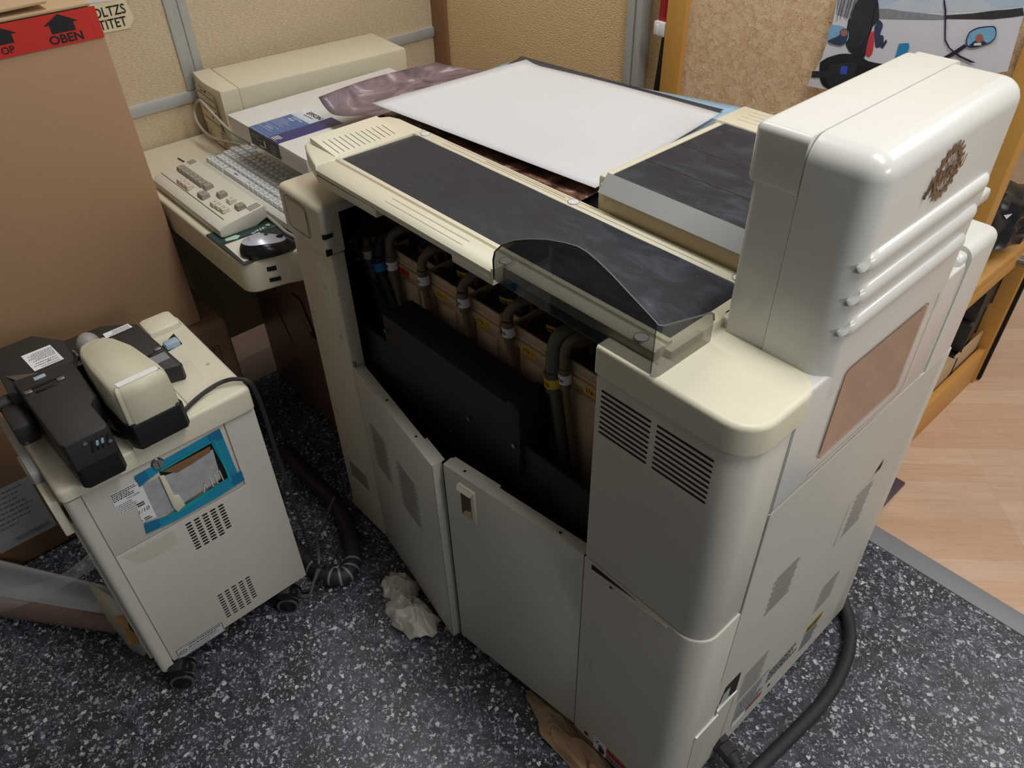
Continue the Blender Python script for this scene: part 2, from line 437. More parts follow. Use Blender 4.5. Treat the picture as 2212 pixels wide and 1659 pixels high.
def thing(name, label, cat, loc, group=None):
    o = bpy.data.objects.new(name, None); o.empty_display_size = .05; COL.objects.link(o)
    o.location = loc; o['label'] = label; o['category'] = cat
    if group: o['group'] = group
    return o
def tag(o, label, cat, group=None):
    o['label'] = label; o['category'] = cat
    if group: o['group'] = group
    return o
def struct(o): o['kind'] = 'structure'; return o
def copy_to(o, name, parent, loc, rotz=0):
    c = o.copy(); c.name = name; COL.objects.link(c); c.parent = parent
    c.matrix_parent_inverse = Matrix.Translation(-parent.location) if parent.parent is None else Matrix()
    c.location = loc; c.rotation_euler = (0, 0, rotz); return c
def rrect(x0, x1, y0, y1, r, n=6, corners='abcd'):
    """rounded rectangle outline; corners a=(x0,y0) b=(x1,y0) c=(x1,y1) d=(x0,y1); r may be a dict"""
    out = []
    for k, (cx, cy, sx, sy, a0) in zip('abcd', ((x0, y0, 1, 1, PI), (x1, y0, -1, 1, 1.5 * PI), (x1, y1, -1, -1, 0), (x0, y1, 1, -1, .5 * PI))):
        rr = r.get(k, 0) if isinstance(r, dict) else (r if k in corners else 0)
        if rr <= 0: out.append((cx, cy)); continue
        for i in range(n + 1):
            t = a0 + (PI / 2) * i / n; out.append((cx + sx * rr + rr * math.cos(t), cy + sy * rr + rr * math.sin(t)))
    return out
# ================================================================== THE PHOTO PROCESSOR
PP = thing('photo_processor', 'large cream photo processing machine with open front doors and black conveyor belts', 'photo processor', (-.8, .9, 0))
XR = -.287; YF = .61
FR_FRONT = lambda y=YF, lift=.0006: Frame((0, y, 0), (1, 0, 0), (0, 0, 1), lift)      # faces the viewer: u = X, v = Z
FR_SIDE = lambda x=XR, lift=.0006: Frame((x, 0, 0), (0, 1, 0), (0, 0, 1), lift)        # right side: u = Y, v = Z
FR_TOP = lambda z, lift=.0006: Frame((0, 0, z), (1, 0, 0), (0, 1, 0), lift)
vert = lambda m, d: abs(d.z) > .9

# inner frame: black box round the open bay
b = MB()
b.box(-1.222, -.527, .985, .995, .05, 1.03); b.box(-1.372, -1.362, .66, .985, .05, .897); b.box(-1.372, -1.22, .985, .995, .05, .897); b.box(-1.372, -1.215, .66, .985, .890, .898); b.box(-.535, -.527, .66, .985, .05, 1.03)
b.box(-1.222, -.527, .64, .985, 1.018, 1.03); b.box(-1.222, -.527, .665, .985, .03, .05)
b.box(-1.36, -1.33, .70, .73, .60, .96, .004)
b.build('inner_frame', 'dark', PP)
b = MB(); b.box(-1.215, -.29, .997, 1.25, .03, 1.03, .006); b.box(-1.78, -1.385, .845, 1.32, .81, .90, .006); b.build('rear_body', 'cream_panel', PP)

# black sheet metal guard in the bay
b = MB()
b.box(-1.36, -.53, .657, .662, .04, .69, .001)
b.prism([(-1.124, .62), (-.722, .62), (-.722, .769), (-.738, .783), (-.752, .783), (-.756, .774), (-1.124, .774)], 'y', .646, .72, .002)
b.box(-.722, -.655, .655, .70, .60, .655, .003)
g = b.build('inner_guard', 'black_panel', PP)
for x, z, y in ((-1.19, .62, .656), (-1.115, .74, .645), (-.94, .575, .656), (-.735, .69, .645), (-.62, .575, .656), (-.86, .67, .645), (-1.205, .86, .66)):
    b = MB(); b.cyl((x, y, z), (x, y - .004, z), .0042, 12); b.rect(FR_FRONT(y - .0042), x - .0034, x + .0034, z - .0006, z + .0006, 1); b.build('screw', ['chrome', 'ink'], g)

# five chemical tanks with racks, hoses and labels
XC = [-1.175, -1.052, -.929, -.806, -.683, -.56]
NAMES = ['BF', 'STB1', 'STB2', 'STB3', 'STB4', '']
def circled(b, fr, txt, u, v, size, mi, w):
    if txt and txt[-1].isdigit():
        b.text(txt[:-1], fr, u - size * .32, v, size, mi, w, .01, sx=.85)
        b.ring(fr, u + size * .95, v, size * .36, size * .42, mi, w, 14); b.text(txt[-1], fr, u + size * .95, v, size * .5, mi, w)
    else: b.text(txt, fr, u, v, size, mi, w, .01)
def tank(i, x0, x1, name):
    b = MB(); y0 = .742
    b.box(x0 + .004, x1 - .02, y0 + .012, .93, .42, .80, .012); b.box(x0 + .02, x1 - .045, y0 + .004, .78, .45, .785, .012)
    b.box(x0, x1 - .028, y0 - .003, .93, .806, .822, .003); b.box(x0 + .001, x1 - .03, y0 - .001, .93, .824, .832, .002)
    b.box(x1 - .028, x1 + .001, y0 + .018, .93, .806, .832, .003)
    for q in ((x0 + .003, x1 - .031, y0 + .001, y0 + .005), (x0 + .001, x0 + .005, y0 + .003, .93), (x1 - .033, x1 - .029, y0 + .003, y0 + .022), (x1 - .03, x1 + .001, y0 + .02, y0 + .024)):
        b.box(*q, .83, .848, .001)
    b.box(x0 + .004, x1 - .004, y0 + .006, .93, .826, .834, mi=1)
    b.cyl((x0 + .018, y0 + .022, .83), (x0 + .018, y0 + .022, .846), .009, 14, 1)
    t = b.build('tank', ['tank', 'tank_floor'], PP)
    if name:
        fr = FR_FRONT(y0 - .0032); b = MB(); xm = (x0 + x1) / 2 - .012
        b.rect(fr, xm - .019, xm + .017, .803, .8185); circled(b, fr, name, xm - .002, .811, .0125, 1, .0003)
        b.build('tank_label', ['sticker_red' if name == 'BF' else 'sticker_yellow', 'ink'], t, label='red label lettered BF' if name == 'BF' else 'yellow label lettered STB with a circled number')
    return t
edges = [-1.225, -1.095, -.972, -.848, -.722, -.60]
tank(-1, -1.345, -1.226, '')
for i in range(5):
    x0 = edges[i] + (.004 if i == 0 else 0); x1 = edges[i + 1] if i < 4 else -.54
    t = tank(i, x0, x1, NAMES[i])
# racks
for i, x in enumerate([-1.166, -1.042, -.917, -.792, -.668]):
    b = MB(); r = .034; yc = .815
    b.cyl((x, yc, .828), (x, yc, 1.015), r, 32); b.cyl((x, yc, .835), (x, yc, .84), r + .003, 32); b.box(x + .03, x + .06, .80, .84, .845, 1.0, .004)
    b.cyl((x + .05, .785, .83), (x + .05, .785, .93), .0055, 10, 1); b.cyl((x + .062, .80, .83), (x + .062, .80, .905), .004, 8, 1)
    rk = b.build('rack', ['black', 'hose_brown'], PP)
    b = MB(); nm = NAMES[i]
    for k in range(8):
        a0 = PI * 1.5 + (k - 4) * .11 + .32; a1 = a0 + .11
        P = [Vector((x + (r + .0008) * math.cos(a), yc + (r + .0008) * math.sin(a), z)) for a, z in ((a0, .835), (a1, .835), (a1, .853), (a0, .853))]
        b.add(P, [(0, 1, 2, 3)])
    a = PI * 1.5 + .32; fr = Frame((x + (r + .0016) * math.cos(a), yc + (r + .0016) * math.sin(a), .844), (-math.sin(a), math.cos(a), 0), (0, 0, 1), .0008)
    circled(b, fr, nm, 0, 0, .0125, 1, .0004)
    b.build('rack_label', ['sticker_red' if nm == 'BF' else 'sticker_yellow', 'ink'], rk)
# hoses
def hose(x, txt, mat, r=.0085, lab='sticker_white', drop=.62, lean=.03, y=.728, top=.886, back=.045, zl=.832, lm='ink'):
    b = MB()
    b.tube([(x + back * .6, .80, .835), (x + back * .55, .80, .868), (x + back * .35, .785, top - .004), (x + .006, .755, top), (x - .003, .735, top - .016), (x, y, zl + .02)], r * 1.12, 12)
    b.cyl((x, y, zl + .02), (x + lean * .12, y, zl - .022), r * 1.2, 14, 0)
    b.tube([(x + lean * .12, y, zl - .02), (x + lean * .5, y + .002, (zl + drop) / 2), (x + lean, y + .004, drop)], r * .85, 12)
    h = b.build('hose', mat, PP)
    b = MB(); ax = lambda z_: (x + lean * .12 * (zl + .02 - z_) / .042, y, z_); b.cyl(ax(zl + .009), ax(zl - .009), r * 1.36, 20, 0)
    fr = Frame((x + lean * .05, y - r * 1.38, zl), (1, 0, 0), (0, 0, 1), .0003)
    if txt: b.text(txt, fr, -.001, 0, .0115, 1, 0, .01, sx=.8)
    b.build('hose_label', [lab, lm], h)
for x, t_, z in ((-1.197, 'W', .822), (-1.088, '1W', .836), (-.963, '1W', .845), (-.839, '2W', .843), (-.698, 'B3W', .820)): hose(x, t_, 'hose_brown', zl=z, top=.893)
hose(-.722, 'STB', 'hose_green', .012, 'sticker_yellow', .60, .035, .724, .893, .05, .802)
hose(-1.286, 'N', 'hose_brown', .009, zl=.811, top=.88)
hose(-1.238, 'D', 'rubber', .011, 'sticker_blue', .66, .07, .722, .870, .03, .806)
hose(-1.335, 'STB', 'rubber', .008, 'sticker_white', .66, .12, .722, .88, .01, .836)

# left column and its control box
b = MB(); b.prism([(-1.382, .622), (-1.3785, .6135), (-1.370, .61), (-1.230, .61), (-1.2243, .6123), (-1.222, .618), (-1.222, .640), (-1.236, .640), (-1.236, .626), (-1.374, .626), (-1.374, .99), (-1.382, .99)], 'z', .032, .878, .001, caps='b'); b.box(-1.382, -1.222, .80, .99, .899, .906, .002); b.box(-1.382, -1.374, .80, .99, .878, .90)
for k in range(8): b.slot(FR_FRONT(), -1.342 + .0015 * k * 0, -1.262, .223 - k * .0068, .0026, 1)
b.build('left_column', ['control_cream', 'slot_dark'], PP)
b = MB(); b.box(-1.376, -1.216, .600, .80, .965, .985, 0, 0, stages=[(vert, .012, 3), (lambda m, d: m.z > .984, .012, 4)]); b.box(-1.3755, -1.2165, .6003, .640, .884, .975, 0, 0, stages=[(lambda m, d: vert(m, d) and m.y < .62, .010, 3)]); b.box(-1.3755, -1.366, .61, .80, .884, .975)
fr = FR_FRONT(.600); P = rrect(-1.352, -1.268, .900, .970, .014)
for i in range(len(P)): b.line(fr, P[i], P[(i + 1) % len(P)], .0016, 1)
b.poly(fr, rrect(-1.347, -1.273, .905, .965, .012), 0, .0006)
b.disc(fr, -1.356, .972, .0015, 1, .0004)
b.box(-1.222, -1.2155, .5995, .62, .920, .929, mi=2); b.box(-1.219, -1.2155, .5995, .612, .884, .897, mi=2)
b.build('control_box', ['control_cream', 'seam', 'dark'], PP)

# belt deck: front rail, rear rail, ends
b = MB()
prof = [(.613, 1.046), (.613, 1.056), (.620, 1.0625), (.648, 1.0625), (.650, 1.0595), (.655, 1.0595), (.657, 1.0635), (.665, 1.0635), (.667, 1.058), (.667, 1.035), (.64, 1.035), (.64, 1.046)]
b.prism(prof, 'x', -1.222, -.738, .0008)
prof2 = [(.632, 1.046), (.632, 1.059), (.636, 1.0625), (.648, 1.0625), (.650, 1.0595), (.655, 1.0595), (.657, 1.0635), (.665, 1.0635), (.667, 1.058), (.667, 1.035), (.64, 1.035)]
b.prism(prof2, 'x', -.738, -.452, .0008)
b.box(-1.222, -1.035, .613, .66, 1.030, 1.05, .002); b.box(-.832, -.736, .6125, .66, 1.034, 1.05, .002); b.box(-.740, -.734, .612, .645, 1.040, 1.0635, .0015)
b.box(-1.2225, -.45, .831, .858, 1.03, 1.0622, .003)
b.prism([(-1.222, .6135), (-1.30, .640), (-1.325, .652), (-1.336, .668), (-1.338, .70), (-1.338, .83), (-1.325, .850), (-1.30, .858), (-1.222, .858)], 'z', 1.034, 1.0625, .006, caps='b', seg=3)
b.box(-.462, -.44, .65, .85, 1.03, 1.058, .004)
for y in (.626, .640, .846): b.rect(FR_TOP(1.0626), -1.02, -.82, y - .0008, y + .0008, 1)
for y in (.840, .851): b.rect(FR_TOP(1.0626), -1.14, -.52, y - .0005, y + .0005, 1)
dk = b.build('belt_deck', ['cream_yellow', 'groove'], PP, angle=40)
for x, y in ((-.739, .641), (-.482, .641), (-.80, .8445), (-.479, .8445), (-1.198, .8445)):
    b = MB(); b.cyl((x, y, 1.060), (x, y, 1.0633), .0098, 28); b.ring(FR_TOP(1.0634), x, y, .0092, .0099, 1); b.build('screw_cap', ['buckle', 'seam'], dk)
b = MB()
b.prism([(-1.318, 1.074), (-1.232, 1.0635), (-1.226, 1.058), (-1.318, 1.058)], 'y', .662, .815, .001)
for k in range(12):
    y = .674 + k * .0115; fr = Frame((-1.232, y, 1.0635), (-.993, 0, .121), (0, -1, 0), .0008)
    b.rect(fr, .004, .06 - .001 * k, -.0005, .0005, 1)
b.build('comb_plate', ['cream_yellow', 'seam'], PP)
b = MB()
def belt_pt(u, v):
    x = -1.226 + u * .765; y = .668 + v * .163
    z = 1.0610 + .0006 * math.sin(x * 40) - .0035 * max(0, 1 - u / .03) * (1 + v) - .014 * max(0, (u - .975) / .025) ** 2
    return (x, y, z)
b.grid(belt_pt, 80, 10); b.box(-1.222, -.464, .668, .83, 1.03, 1.052, .004)
b.build('conveyor_belt', 'belt', PP, label='long black rubber belt along the front of the deck')

# second belt unit beside the tower
b = MB()
b.box(-.768, -.455, .860, 1.20, 1.03, 1.100, 0, 1, stages=[(lambda m, d: vert(m, d) and m.y < .9 and m.x < -.7, .02, 4)])
b.box(-.772, -.757, .87, 1.20, 1.02, 1.112, .005)
b.box(-.775, -.50, 1.175, 1.265, 1.075, 1.118, .006)
for k in range(4): b.box(-.745 , -.56, 1.198 + k * .015, 1.204 + k * .015, 1.116, 1.1195, .001)
b.build('feed_tray', ['cream_yellow', 'cream_tan'], PP)
b = MB(); b.prism([(.8505, 1.094), (.8525, 1.094), (.874, 1.1185), (.872, 1.1200)], 'x', -.755, -.455, .0006); b.build('tray_strip', 'alu_paint', PP, label='pale grey metal strip')
b = MB(); P = []
for k in range(9): t = PI * .5 + PI * .5 * k / 8; P.append((.888 + .0215 * math.cos(t), 1.092 + .022 * math.sin(t)))
b.prism([(1.185, 1.114)] + P + [(.8665, 1.08), (1.185, 1.08)], 'x', -.752, -.455)
b.rect(FR_TOP(1.1142), -.752, -.455, .96, .961, 1); b.rect(FR_TOP(1.1142), -.752, -.455, 1.05, 1.0508, 1); b.build('tray_belt', ['belt', 'black_plastic'], PP, angle=50, label='short black belt of the feed tray')

# right cover, upper and lower front panels
cov = rrect(-.530, -.285, .606, .755, {'a': .008, 'b': .045, 'c': .040})
b = MB(); b.prism(cov, 'z', 1.0, 1.045, .016, caps='b', seg=5)
b.prism(rrect(-.530, -.43, .70, .80, .01), 'z', 1.0, 1.0445, .002, caps='b'); b.build('right_cover', 'cream_yellow', PP, angle=50)
b = MB(); b.prism(rrect(-.450, -.40, .758, .85, .014), 'z', 1.03, 1.058, .004, caps='b', seg=3); b.build('tower_foot', 'white_tower', PP)
pan = rrect(-.526, -.289, YF, .706, {'a': .004, 'b': .040}, 8)
b = MB(); b.prism(pan, 'z', .609, .998, .0015)
fr = FR_FRONT()
for k in range(9):
    z = .973 - k * .0094
    b.slot(fr, -.515, -.4285, z, .0040, 1); b.slot(fr, -.4195, -.331, z + .0005, .0040, 1)
b.build('upper_front_panel', ['cream_panel', 'slot_dark'], PP, angle=40)
b = MB(); b.prism(rrect(-.524, -.292, YF + .003, .700, {'b': .037}, 8), 'z', .600, .613, 0, 1); b.prism(rrect(-.526, -.2865, YF - .0025, .706, {'a': .004, 'b': .042}, 8), 'z', .032, .6065, .0032, seg=3)
b.prism([(-.508, .594), (-.455, .598), (-.35, .606), (-.35, .602), (-.505, .584)], 'y', .604, .6085, .001)
b.add([FR_FRONT(.6065)(-.507, .606), FR_FRONT(.6065)(-.506, .594), FR_FRONT(.6065)(-.41, .606)], [(0, 1, 2)], 1)
fr = FR_FRONT(YF - .0025); b.disc(fr, -.461, .592, .003, 2, .004); b.disc(fr, -.489, .05, .006, 2, 0, 14)
b.poly(fr, [(-.502, .300), (-.498, .326), (-.492, .333), (-.490, .290)], 3); b.line(fr, (-.508, .28), (-.507, .335), .001, 3)
lp = b.build('lower_front_panel', ['cream_panel', 'slot_dark', 'ink', 'sticker_grey'], PP, angle=40)
b = MB(); b.rect(fr, -.468, -.434, .027, .0775); b.text('Z', fr, -.4585, .061, .02, 2, .0004)
for k in range(4): b.rect(fr, -.4535 + k * .0037, -.4507 + k * .0037, .044, (.056, .0605, .0595, .055)[k], 2, .0004)
b.poly(fr, rrect(-.4535, -.4395, .030, .0455, .004), 2, .0004); b.poly(fr, [(-.4400, .036), (-.4362, .045), (-.4378, .048), (-.4415, .042)], 2, .0004)
b.rect(fr, -.4335, -.372, .052, .0715, 1); b.text('WARNING', fr, -.40, .061, .011, 2, .0004, .01); b.poly(fr, [(-.4305, .064), (-.4235, .064), (-.427, .070)], 2, .0004)
b.rect(fr, -.4335, -.372, .030, .0515, 3); b.fine_print(fr, -.431, -.374, .032, .05, 4, 2, seed=3)
b.build('warning_label', ['sticker_white', 'sticker_red', 'ink', 'sticker_grey'], lp, label='white and red warning label with a hand symbol')

# smoked shield on the deck corner
b = MB(); fpts = [(-.7265, 1.053), (-.7265, 1.085), (-.722, 1.100), (-.706, 1.117), (-.680, 1.134), (-.650, 1.148), (-.618, 1.160), (-.588, 1.168), (-.566, 1.172), (-.550, 1.171), (-.532, 1.166), (-.51, 1.158), (-.437, 1.125)]
y0, y1 = .6055, .6085
b.prism(fpts + [(-.437, 1.049), (-.53, 1.049)], 'y', y0, y1)
def corner(w):
    t = w * PI / 2; return (-.437 + .008 * math.sin(t), .6135 - .008 * math.cos(t))
V = []; F_ = []
path = [corner(k / 5) for k in range(6)] + [(-.429, .66), (-.429, .69), (-.429, .705), (-.429, .713), (-.429, .716)]
tops = [1.125, 1.1245, 1.124, 1.1235, 1.123, 1.1225, 1.109, 1.100, 1.0965, 1.090, 1.080]
for (x, y), z in zip(path, tops): V += [(x, y, z), (x, y, 1.0462)]
F_ = [(2 * k, 2 * k + 1, 2 * k + 3, 2 * k + 2) for k in range(len(path) - 1)]
b.add(V, F_)
sh = b.build('shield', 'smoke', PP, label='smoked clear plastic guard')
b = MB(); E_ = [(x, y0 + .0015, z) for x, z in fpts] + [(x, y, z) for (x, y), z in zip(path, tops)][1:]
b.tube(E_, .0013, 6, smooth=False); b.build('shield_rim', 'cable_dark_grey', sh)

# tower
b = MB()
b.box(-.374, XR, .750, 1.102, 1.0, 1.322, 0, stages=[(lambda m, d: vert(m, d) and m.x > -.3, .028, 6), (lambda m, d: m.z > 1.321 and not (m.x < -.373), .034, 6)])
b.prism([(.7085, .835), (1.142, .835), (1.142, 1.0435), (.7085, 1.0435)], 'x', -.322, XR - .0005, .006, caps='b', seg=3)
tw = b.build('tower', 'white_tower', PP, angle=50, label='white tower housing at the right end')
b = MB(); b.box(-.4345, -.3755, .752, 1.102, 1.04, 1.3215, 0, stages=[(lambda m, d: vert(m, d) and m.x < -.4 and m.y < .8, .008, 3), (lambda m, d: m.z > 1.321 and m.x < -.38, .034, 6)])
b.box(-.443, -.3760, .7508, 1.09, 1.252, 1.3222, 0, stages=[(lambda m, d: vert(m, d) and m.x < -.4, .010, 3), (lambda m, d: m.z > 1.322 and m.x < -.38, .034, 6), (lambda m, d: m.z < 1.253 and m.x < -.4, .006, 2)])
b.build('tower_back', 'white_tower', PP, angle=50)
b = MB(); b.prism(rrect(-.376, -.373, .7535, 1.098, .001), 'z', 1.045, 1.285, 0); b.box(-.376, -.373, .79, 1.06, 1.285, 1.3205); b.build('tower_seam', 'seam', PP)
for z in (1.201, 1.158, 1.115):
    b = MB(); P = []; n = 30
    def rp(u, v, z=z):
        y = .760 + u * .305; t = (v - .5) * PI
        q_ = lambda t_: math.sqrt(max(0, 1 - (1 - min(1, t_)) ** 2)); k = q_(u / .055) * q_((1 - u) / .045)
        return (XR - .0015 - .004 * (1 - k) + (.0095 * math.cos(t) ** .8 if abs(math.cos(t)) > 1e-6 else 0) * k, y + .012 * (v - .5), z + .012 * math.sin(t) * k)
    b.grid(rp, 60, 10); b.build('rib', 'white_tower', tw)
# window in the tower side
fr = FR_SIDE()
b = MB(); W = rrect(.806, 1.030, .872, 1.031, .010)
for i in range(len(W)): b.line(fr, W[i], W[(i + 1) % len(W)], .0018, 1, .0008)
b.poly(fr, rrect(.809, 1.027, .875, 1.028, .008), 2, .0006)
for a_, c_ in (((.792, .852), (1.052, .846)), ((1.052, .846), (1.064, .858)), ((1.064, .858), (1.062, 1.032))): b.line(fr, a_, c_, .0035, 0, .0012)
b.build('window', ['cream', 'wood_brown', 'pane'], tw, label='tinted window pane in a thin frame')
b = MB(); b.line(fr, (.708, .833), (1.136, .835), .003, 0); b.line(fr, (1.136, .835), (1.150, 1.05), .0015, 1); b.line(fr, (.7065, .40), (.7065, 1.0), .0018, 1)
b.build('side_seam', ['white_tower', 'seam'], PP)
# emblem: a toothed wheel crossed by a script word
b = MB(); eu, ev = .9115, 1.262; n = 18
P = []
for k in range(n):
    a = 2 * PI * k / n
    for da, rr in ((-.10, .029), (-.06, .0355), (.07, .0355), (.09, .029)): P.append((rr, a + da))
ri = .022
pt = lambda r_, a: fr(eu + r_ * math.cos(a) * 1.0, ev + r_ * math.sin(a), .0010)
V = []; F_ = []
for r_, a in P: V += [pt(r_, a), pt(ri, a)]
L_ = len(P); F_ = [(2 * k, 2 * k + 1, (2 * k + 3) % (2 * L_), (2 * k + 2) % (2 * L_)) for k in range(L_)]
b.add(V, F_); b.disc(fr, eu, ev, .007, 0, .0010)
for k in range(11):
    a = 2 * PI * k / 11; b.line(fr, (eu + .006 * math.cos(a), ev + .006 * math.sin(a)), (eu + .024 * math.cos(a), ev + .024 * math.sin(a)), .0030, 0, .0010)
fr2 = Frame((XR, eu, ev), (0, 1, .12), (0, -.12, 1), .0006)
fr2.o = fr(eu, ev)
b.text('Noritsu', fr2, 0, 0, .029, 0, .0016, .02, .35, .92)
b.tube([fr2(-.038, .004, .0014), fr2(-.043, -.008, .0014), fr2(-.048, -.012, .0014), fr2(-.046, -.004, .0014)], .0013, 6)
b.build('emblem', 'gold_brown', tw, label='bronze toothed wheel emblem with a script word')

# lower side panel, vents, stickers
b = MB(); b.box(-.36, XR - .0005, .7085, 1.225, .032, .8315, 0, stages=[(lambda m, d: m.y < .71, .002, 2)])
b.prism([(1.145, .83), (1.255, .83), (1.255, .3), (1.285, .03), (1.20, .03)], 'x', -.40, XR - .001, .002)
for x0, x1, z0, z1, sk, n in ((.802, .878, .500, .596, 0, 14), (1.062, 1.133, .238, .325, 0, 12), (.804, .886, .205, .300, 0, 13), (1.05, 1.115, .500, .608, 0, 15)):
    for k in range(n):
        z = z0 + (z1 - z0) * k / (n - 1); b.slot(fr, x0 + (.006 if k % 2 else 0), x1 - (.006 if k % 3 else 0), z, .0015, 3); b.slot(fr, x0, x1, z - .0018, .0020, 2)  # paler slots paint light caught on the vent lips
b.line(fr, (1.027, .49), (1.03, .60), .0012, 3); b.line(fr, (1.03, .60), (1.088, .625), .0015, 2); b.line(fr, (1.088, .6235), (1.15, .628), .0022, 2); b.line(fr, (1.027, .49), (1.10, .495), .0012, 2)
b.poly(fr, [(1.098, .632), (1.122, .655), (1.118, .632)], 1)
b.poly(fr, [(.727, .297), (.736, .348), (.780, .348), (.782, .280)], 1, .0004); b.poly(fr, [(.727, .297), (.732, .330), (.752, .332), (.756, .285)], 4, .0006)
b.box(XR - .002, XR + .003, .724, .785, .272, .279, .001, 2); b.line(fr, (.723, .300), (.724, .25), .0025, 3); b.line(fr, (.786, .25), (.779, .08), .0014, 3)
b.box(XR - .002, XR + .004, .664, .730, .255, .262, .001, 2); b.line(fr, (.664, .255), (.668, .03), .002, 3); b.disc(fr, .955, .085, .005, 1)
sp = b.build('side_panel', ['cream_panel', 'slot_dark', 'white_tower', 'seam', 'alu_paint'], PP)
b = MB(); b.rect(fr, .818, .925, .102, .186); b.fine_print(fr, .822, .921, .106, .182, 8, 1, seed=5); b.rect(fr, .868, .925, .084, .099, 2); b.rect(fr, .820, .866, .078, .099, 3); b.fine_print(fr, .87, .922, .086, .097, 2, 1, seed=6); b.build('side_label', ['sticker_grey', 'ink_grey', 'sticker_red', 'sticker_white'], sp)
b = MB(); b.rect(fr, 1.068, 1.132, .158, .180, 1); b.fine_print(fr, 1.07, 1.13, .16, .178, 3, 2, seed=8, fill=.7); b.rect(fr, 1.068, 1.132, .085, .157); b.fine_print(fr, 1.071, 1.129, .088, .154, 9, 3, seed=9); b.build('side_label', ['sticker_grey', 'sticker_yellow', 'ink', 'ink_grey'], sp)
b = MB(); b.fine_print(fr, .93, 1.05, .12, .17, 4, 0, w=.0003, seed=12, fill=.7); b.build('side_stamp', 'ink_grey', sp)
# rear pod
b = MB(); b.box(-.52, XR - .0005, 1.153, 1.256, .835, 1.062, 0, stages=[(lambda m, d: abs(d.x) < .1 and m.x > -.3 and m.z > 1.06 or (vert(m, d) and m.x > -.3 and m.y > 1.2) or (m.z > 1.06 and m.y > 1.25), .018, 5)])
b.box(-.40, XR - .004, 1.118, 1.151, .84, 1.058, .008); b.box(-.50, -.34, 1.20, 1.32, 1.062, 1.085, .006)
b.build('rear_pod', 'white_tower', PP, angle=50)
# feet/plinth so that the machine stands on the floor
b = MB(); b.box(-1.33, -.36, .69, 1.22, 0, .04)
b.build('plinth', 'black', PP)

# doors: each a bent steel leaf on its hinge
def door(name, h, e, z0, z1, left):
    h, e = Vector((h[0], h[1], 0)), Vector((e[0], e[1], 0)); L = (e - h).length; d = (e - h).normalized()
    ax = d if left else -d
    o_ = h if left else e
    n_ = Vector((ax.y, -ax.x, 0))                         # outward, towards the viewer
    m = Matrix.Translation(o_) @ Matrix((( ax.x, -n_.x, 0, 0), (ax.y, -n_.y, 0, 0), (0, 0, 1, 0), (0, 0, 0, 1)))
    b = MB(); b.box(0, L, 0, .0025, z0, z1, .001, rot=m); b.box(.001, L - .001, .001, .024, z1 - .0025, z1, .001, rot=m); b.box(.001, L - .001, .001, .024, z0, z0 + .0025, rot=m)
    fe = L if left else 0
    s_ = -1 if left else 1
    xa, xb = sorted((fe, fe + s_ * .0025)); b.box(xa, xb, .0, .022, z0, z1, .001, rot=m)
    xa, xb = sorted((fe + s_ * .002, fe + s_ * .012)); b.box(xa, xb, .018, .022, z0 + .01, z1 - .01, rot=m)
    xa, xb = sorted((fe + s_ * .004, fe + s_ * (.075 if left else .12))); b.box(xa, xb, .022, .030, z1 - .004, z1 - .001, .0005, rot=m)
    top = Frame(m @ Vector((0, 0, z1)), ax, -n_, .0005)
    for u in ((.14, .27) if left else (.27, .045)): b.disc(top, u, .013, .003, 1)
    return b, Frame(m @ Vector((0, 0, 0)), ax, (0, 0, 1)), m, L
b, fd, m, L = door('l', (-1.222, .612), (-.868, .554), .026, .60, True)
for u0, u1, z0, z1 in ((.034, .126, .338, .468), (.166, .266, .318, .456)):
    for k in range(20):
        z = z0 + (z1 - z0) * k / 19; b.slot(fd, u0 + .010, u1 - .010, z, .0019, 1)
        if k % 2 == 0 and z < z1 - .004:
            b.slot(fd, u0, u0 + .007, z, .0022, 1); b.slot(fd, u1 - .007, u1, z, .0022, 1)
dl = b.build('door', ['cream_panel', 'slot_dark'], PP, label='left door standing ajar with two grids of slots')
b = MB(); b.cyl((-1.222, .616, .602), (-1.222, .616, .614), .004, 10); b.build('hinge_pin', 'steel', dl)
b, fd, m, L = door('r', (-.528, .61), (-.855, .57), .033, .605, False)
dr = b.build('door', ['cream_panel', 'slot_dark'], PP, label='right door, nearly shut, with a recessed handle')
b = MB(); u = .033; hz = .545
b.box(u + .008, u + .050, -.006, .001, .498, .585, .002, rot=m); b.rect(fd, u + .0165, u + .0415, .507, .572, 1, .0066); b.prism([(u + .0165, .507), (u + .0415, .507), (u + .0415, .525), (u + .03, .53)], 'y', -.0068, -.0064) if False else None
b.add([fd(u + .0415, .507, .0068), fd(u + .0165, .507, .0068), fd(u + .026, .524, .0068), fd(u + .0415, .53, .0068)], [(0, 1, 2, 3)], 2)
b.add([fd(u + .008, .585, .006), fd(u + .050, .585, .006), fd(u + .046, .576, .012), fd(u + .012, .576, .012)], [(0, 1, 2, 3)], 0)
b.build('handle', ['cream_yellow', 'tank_floor', 'tank'], dr)

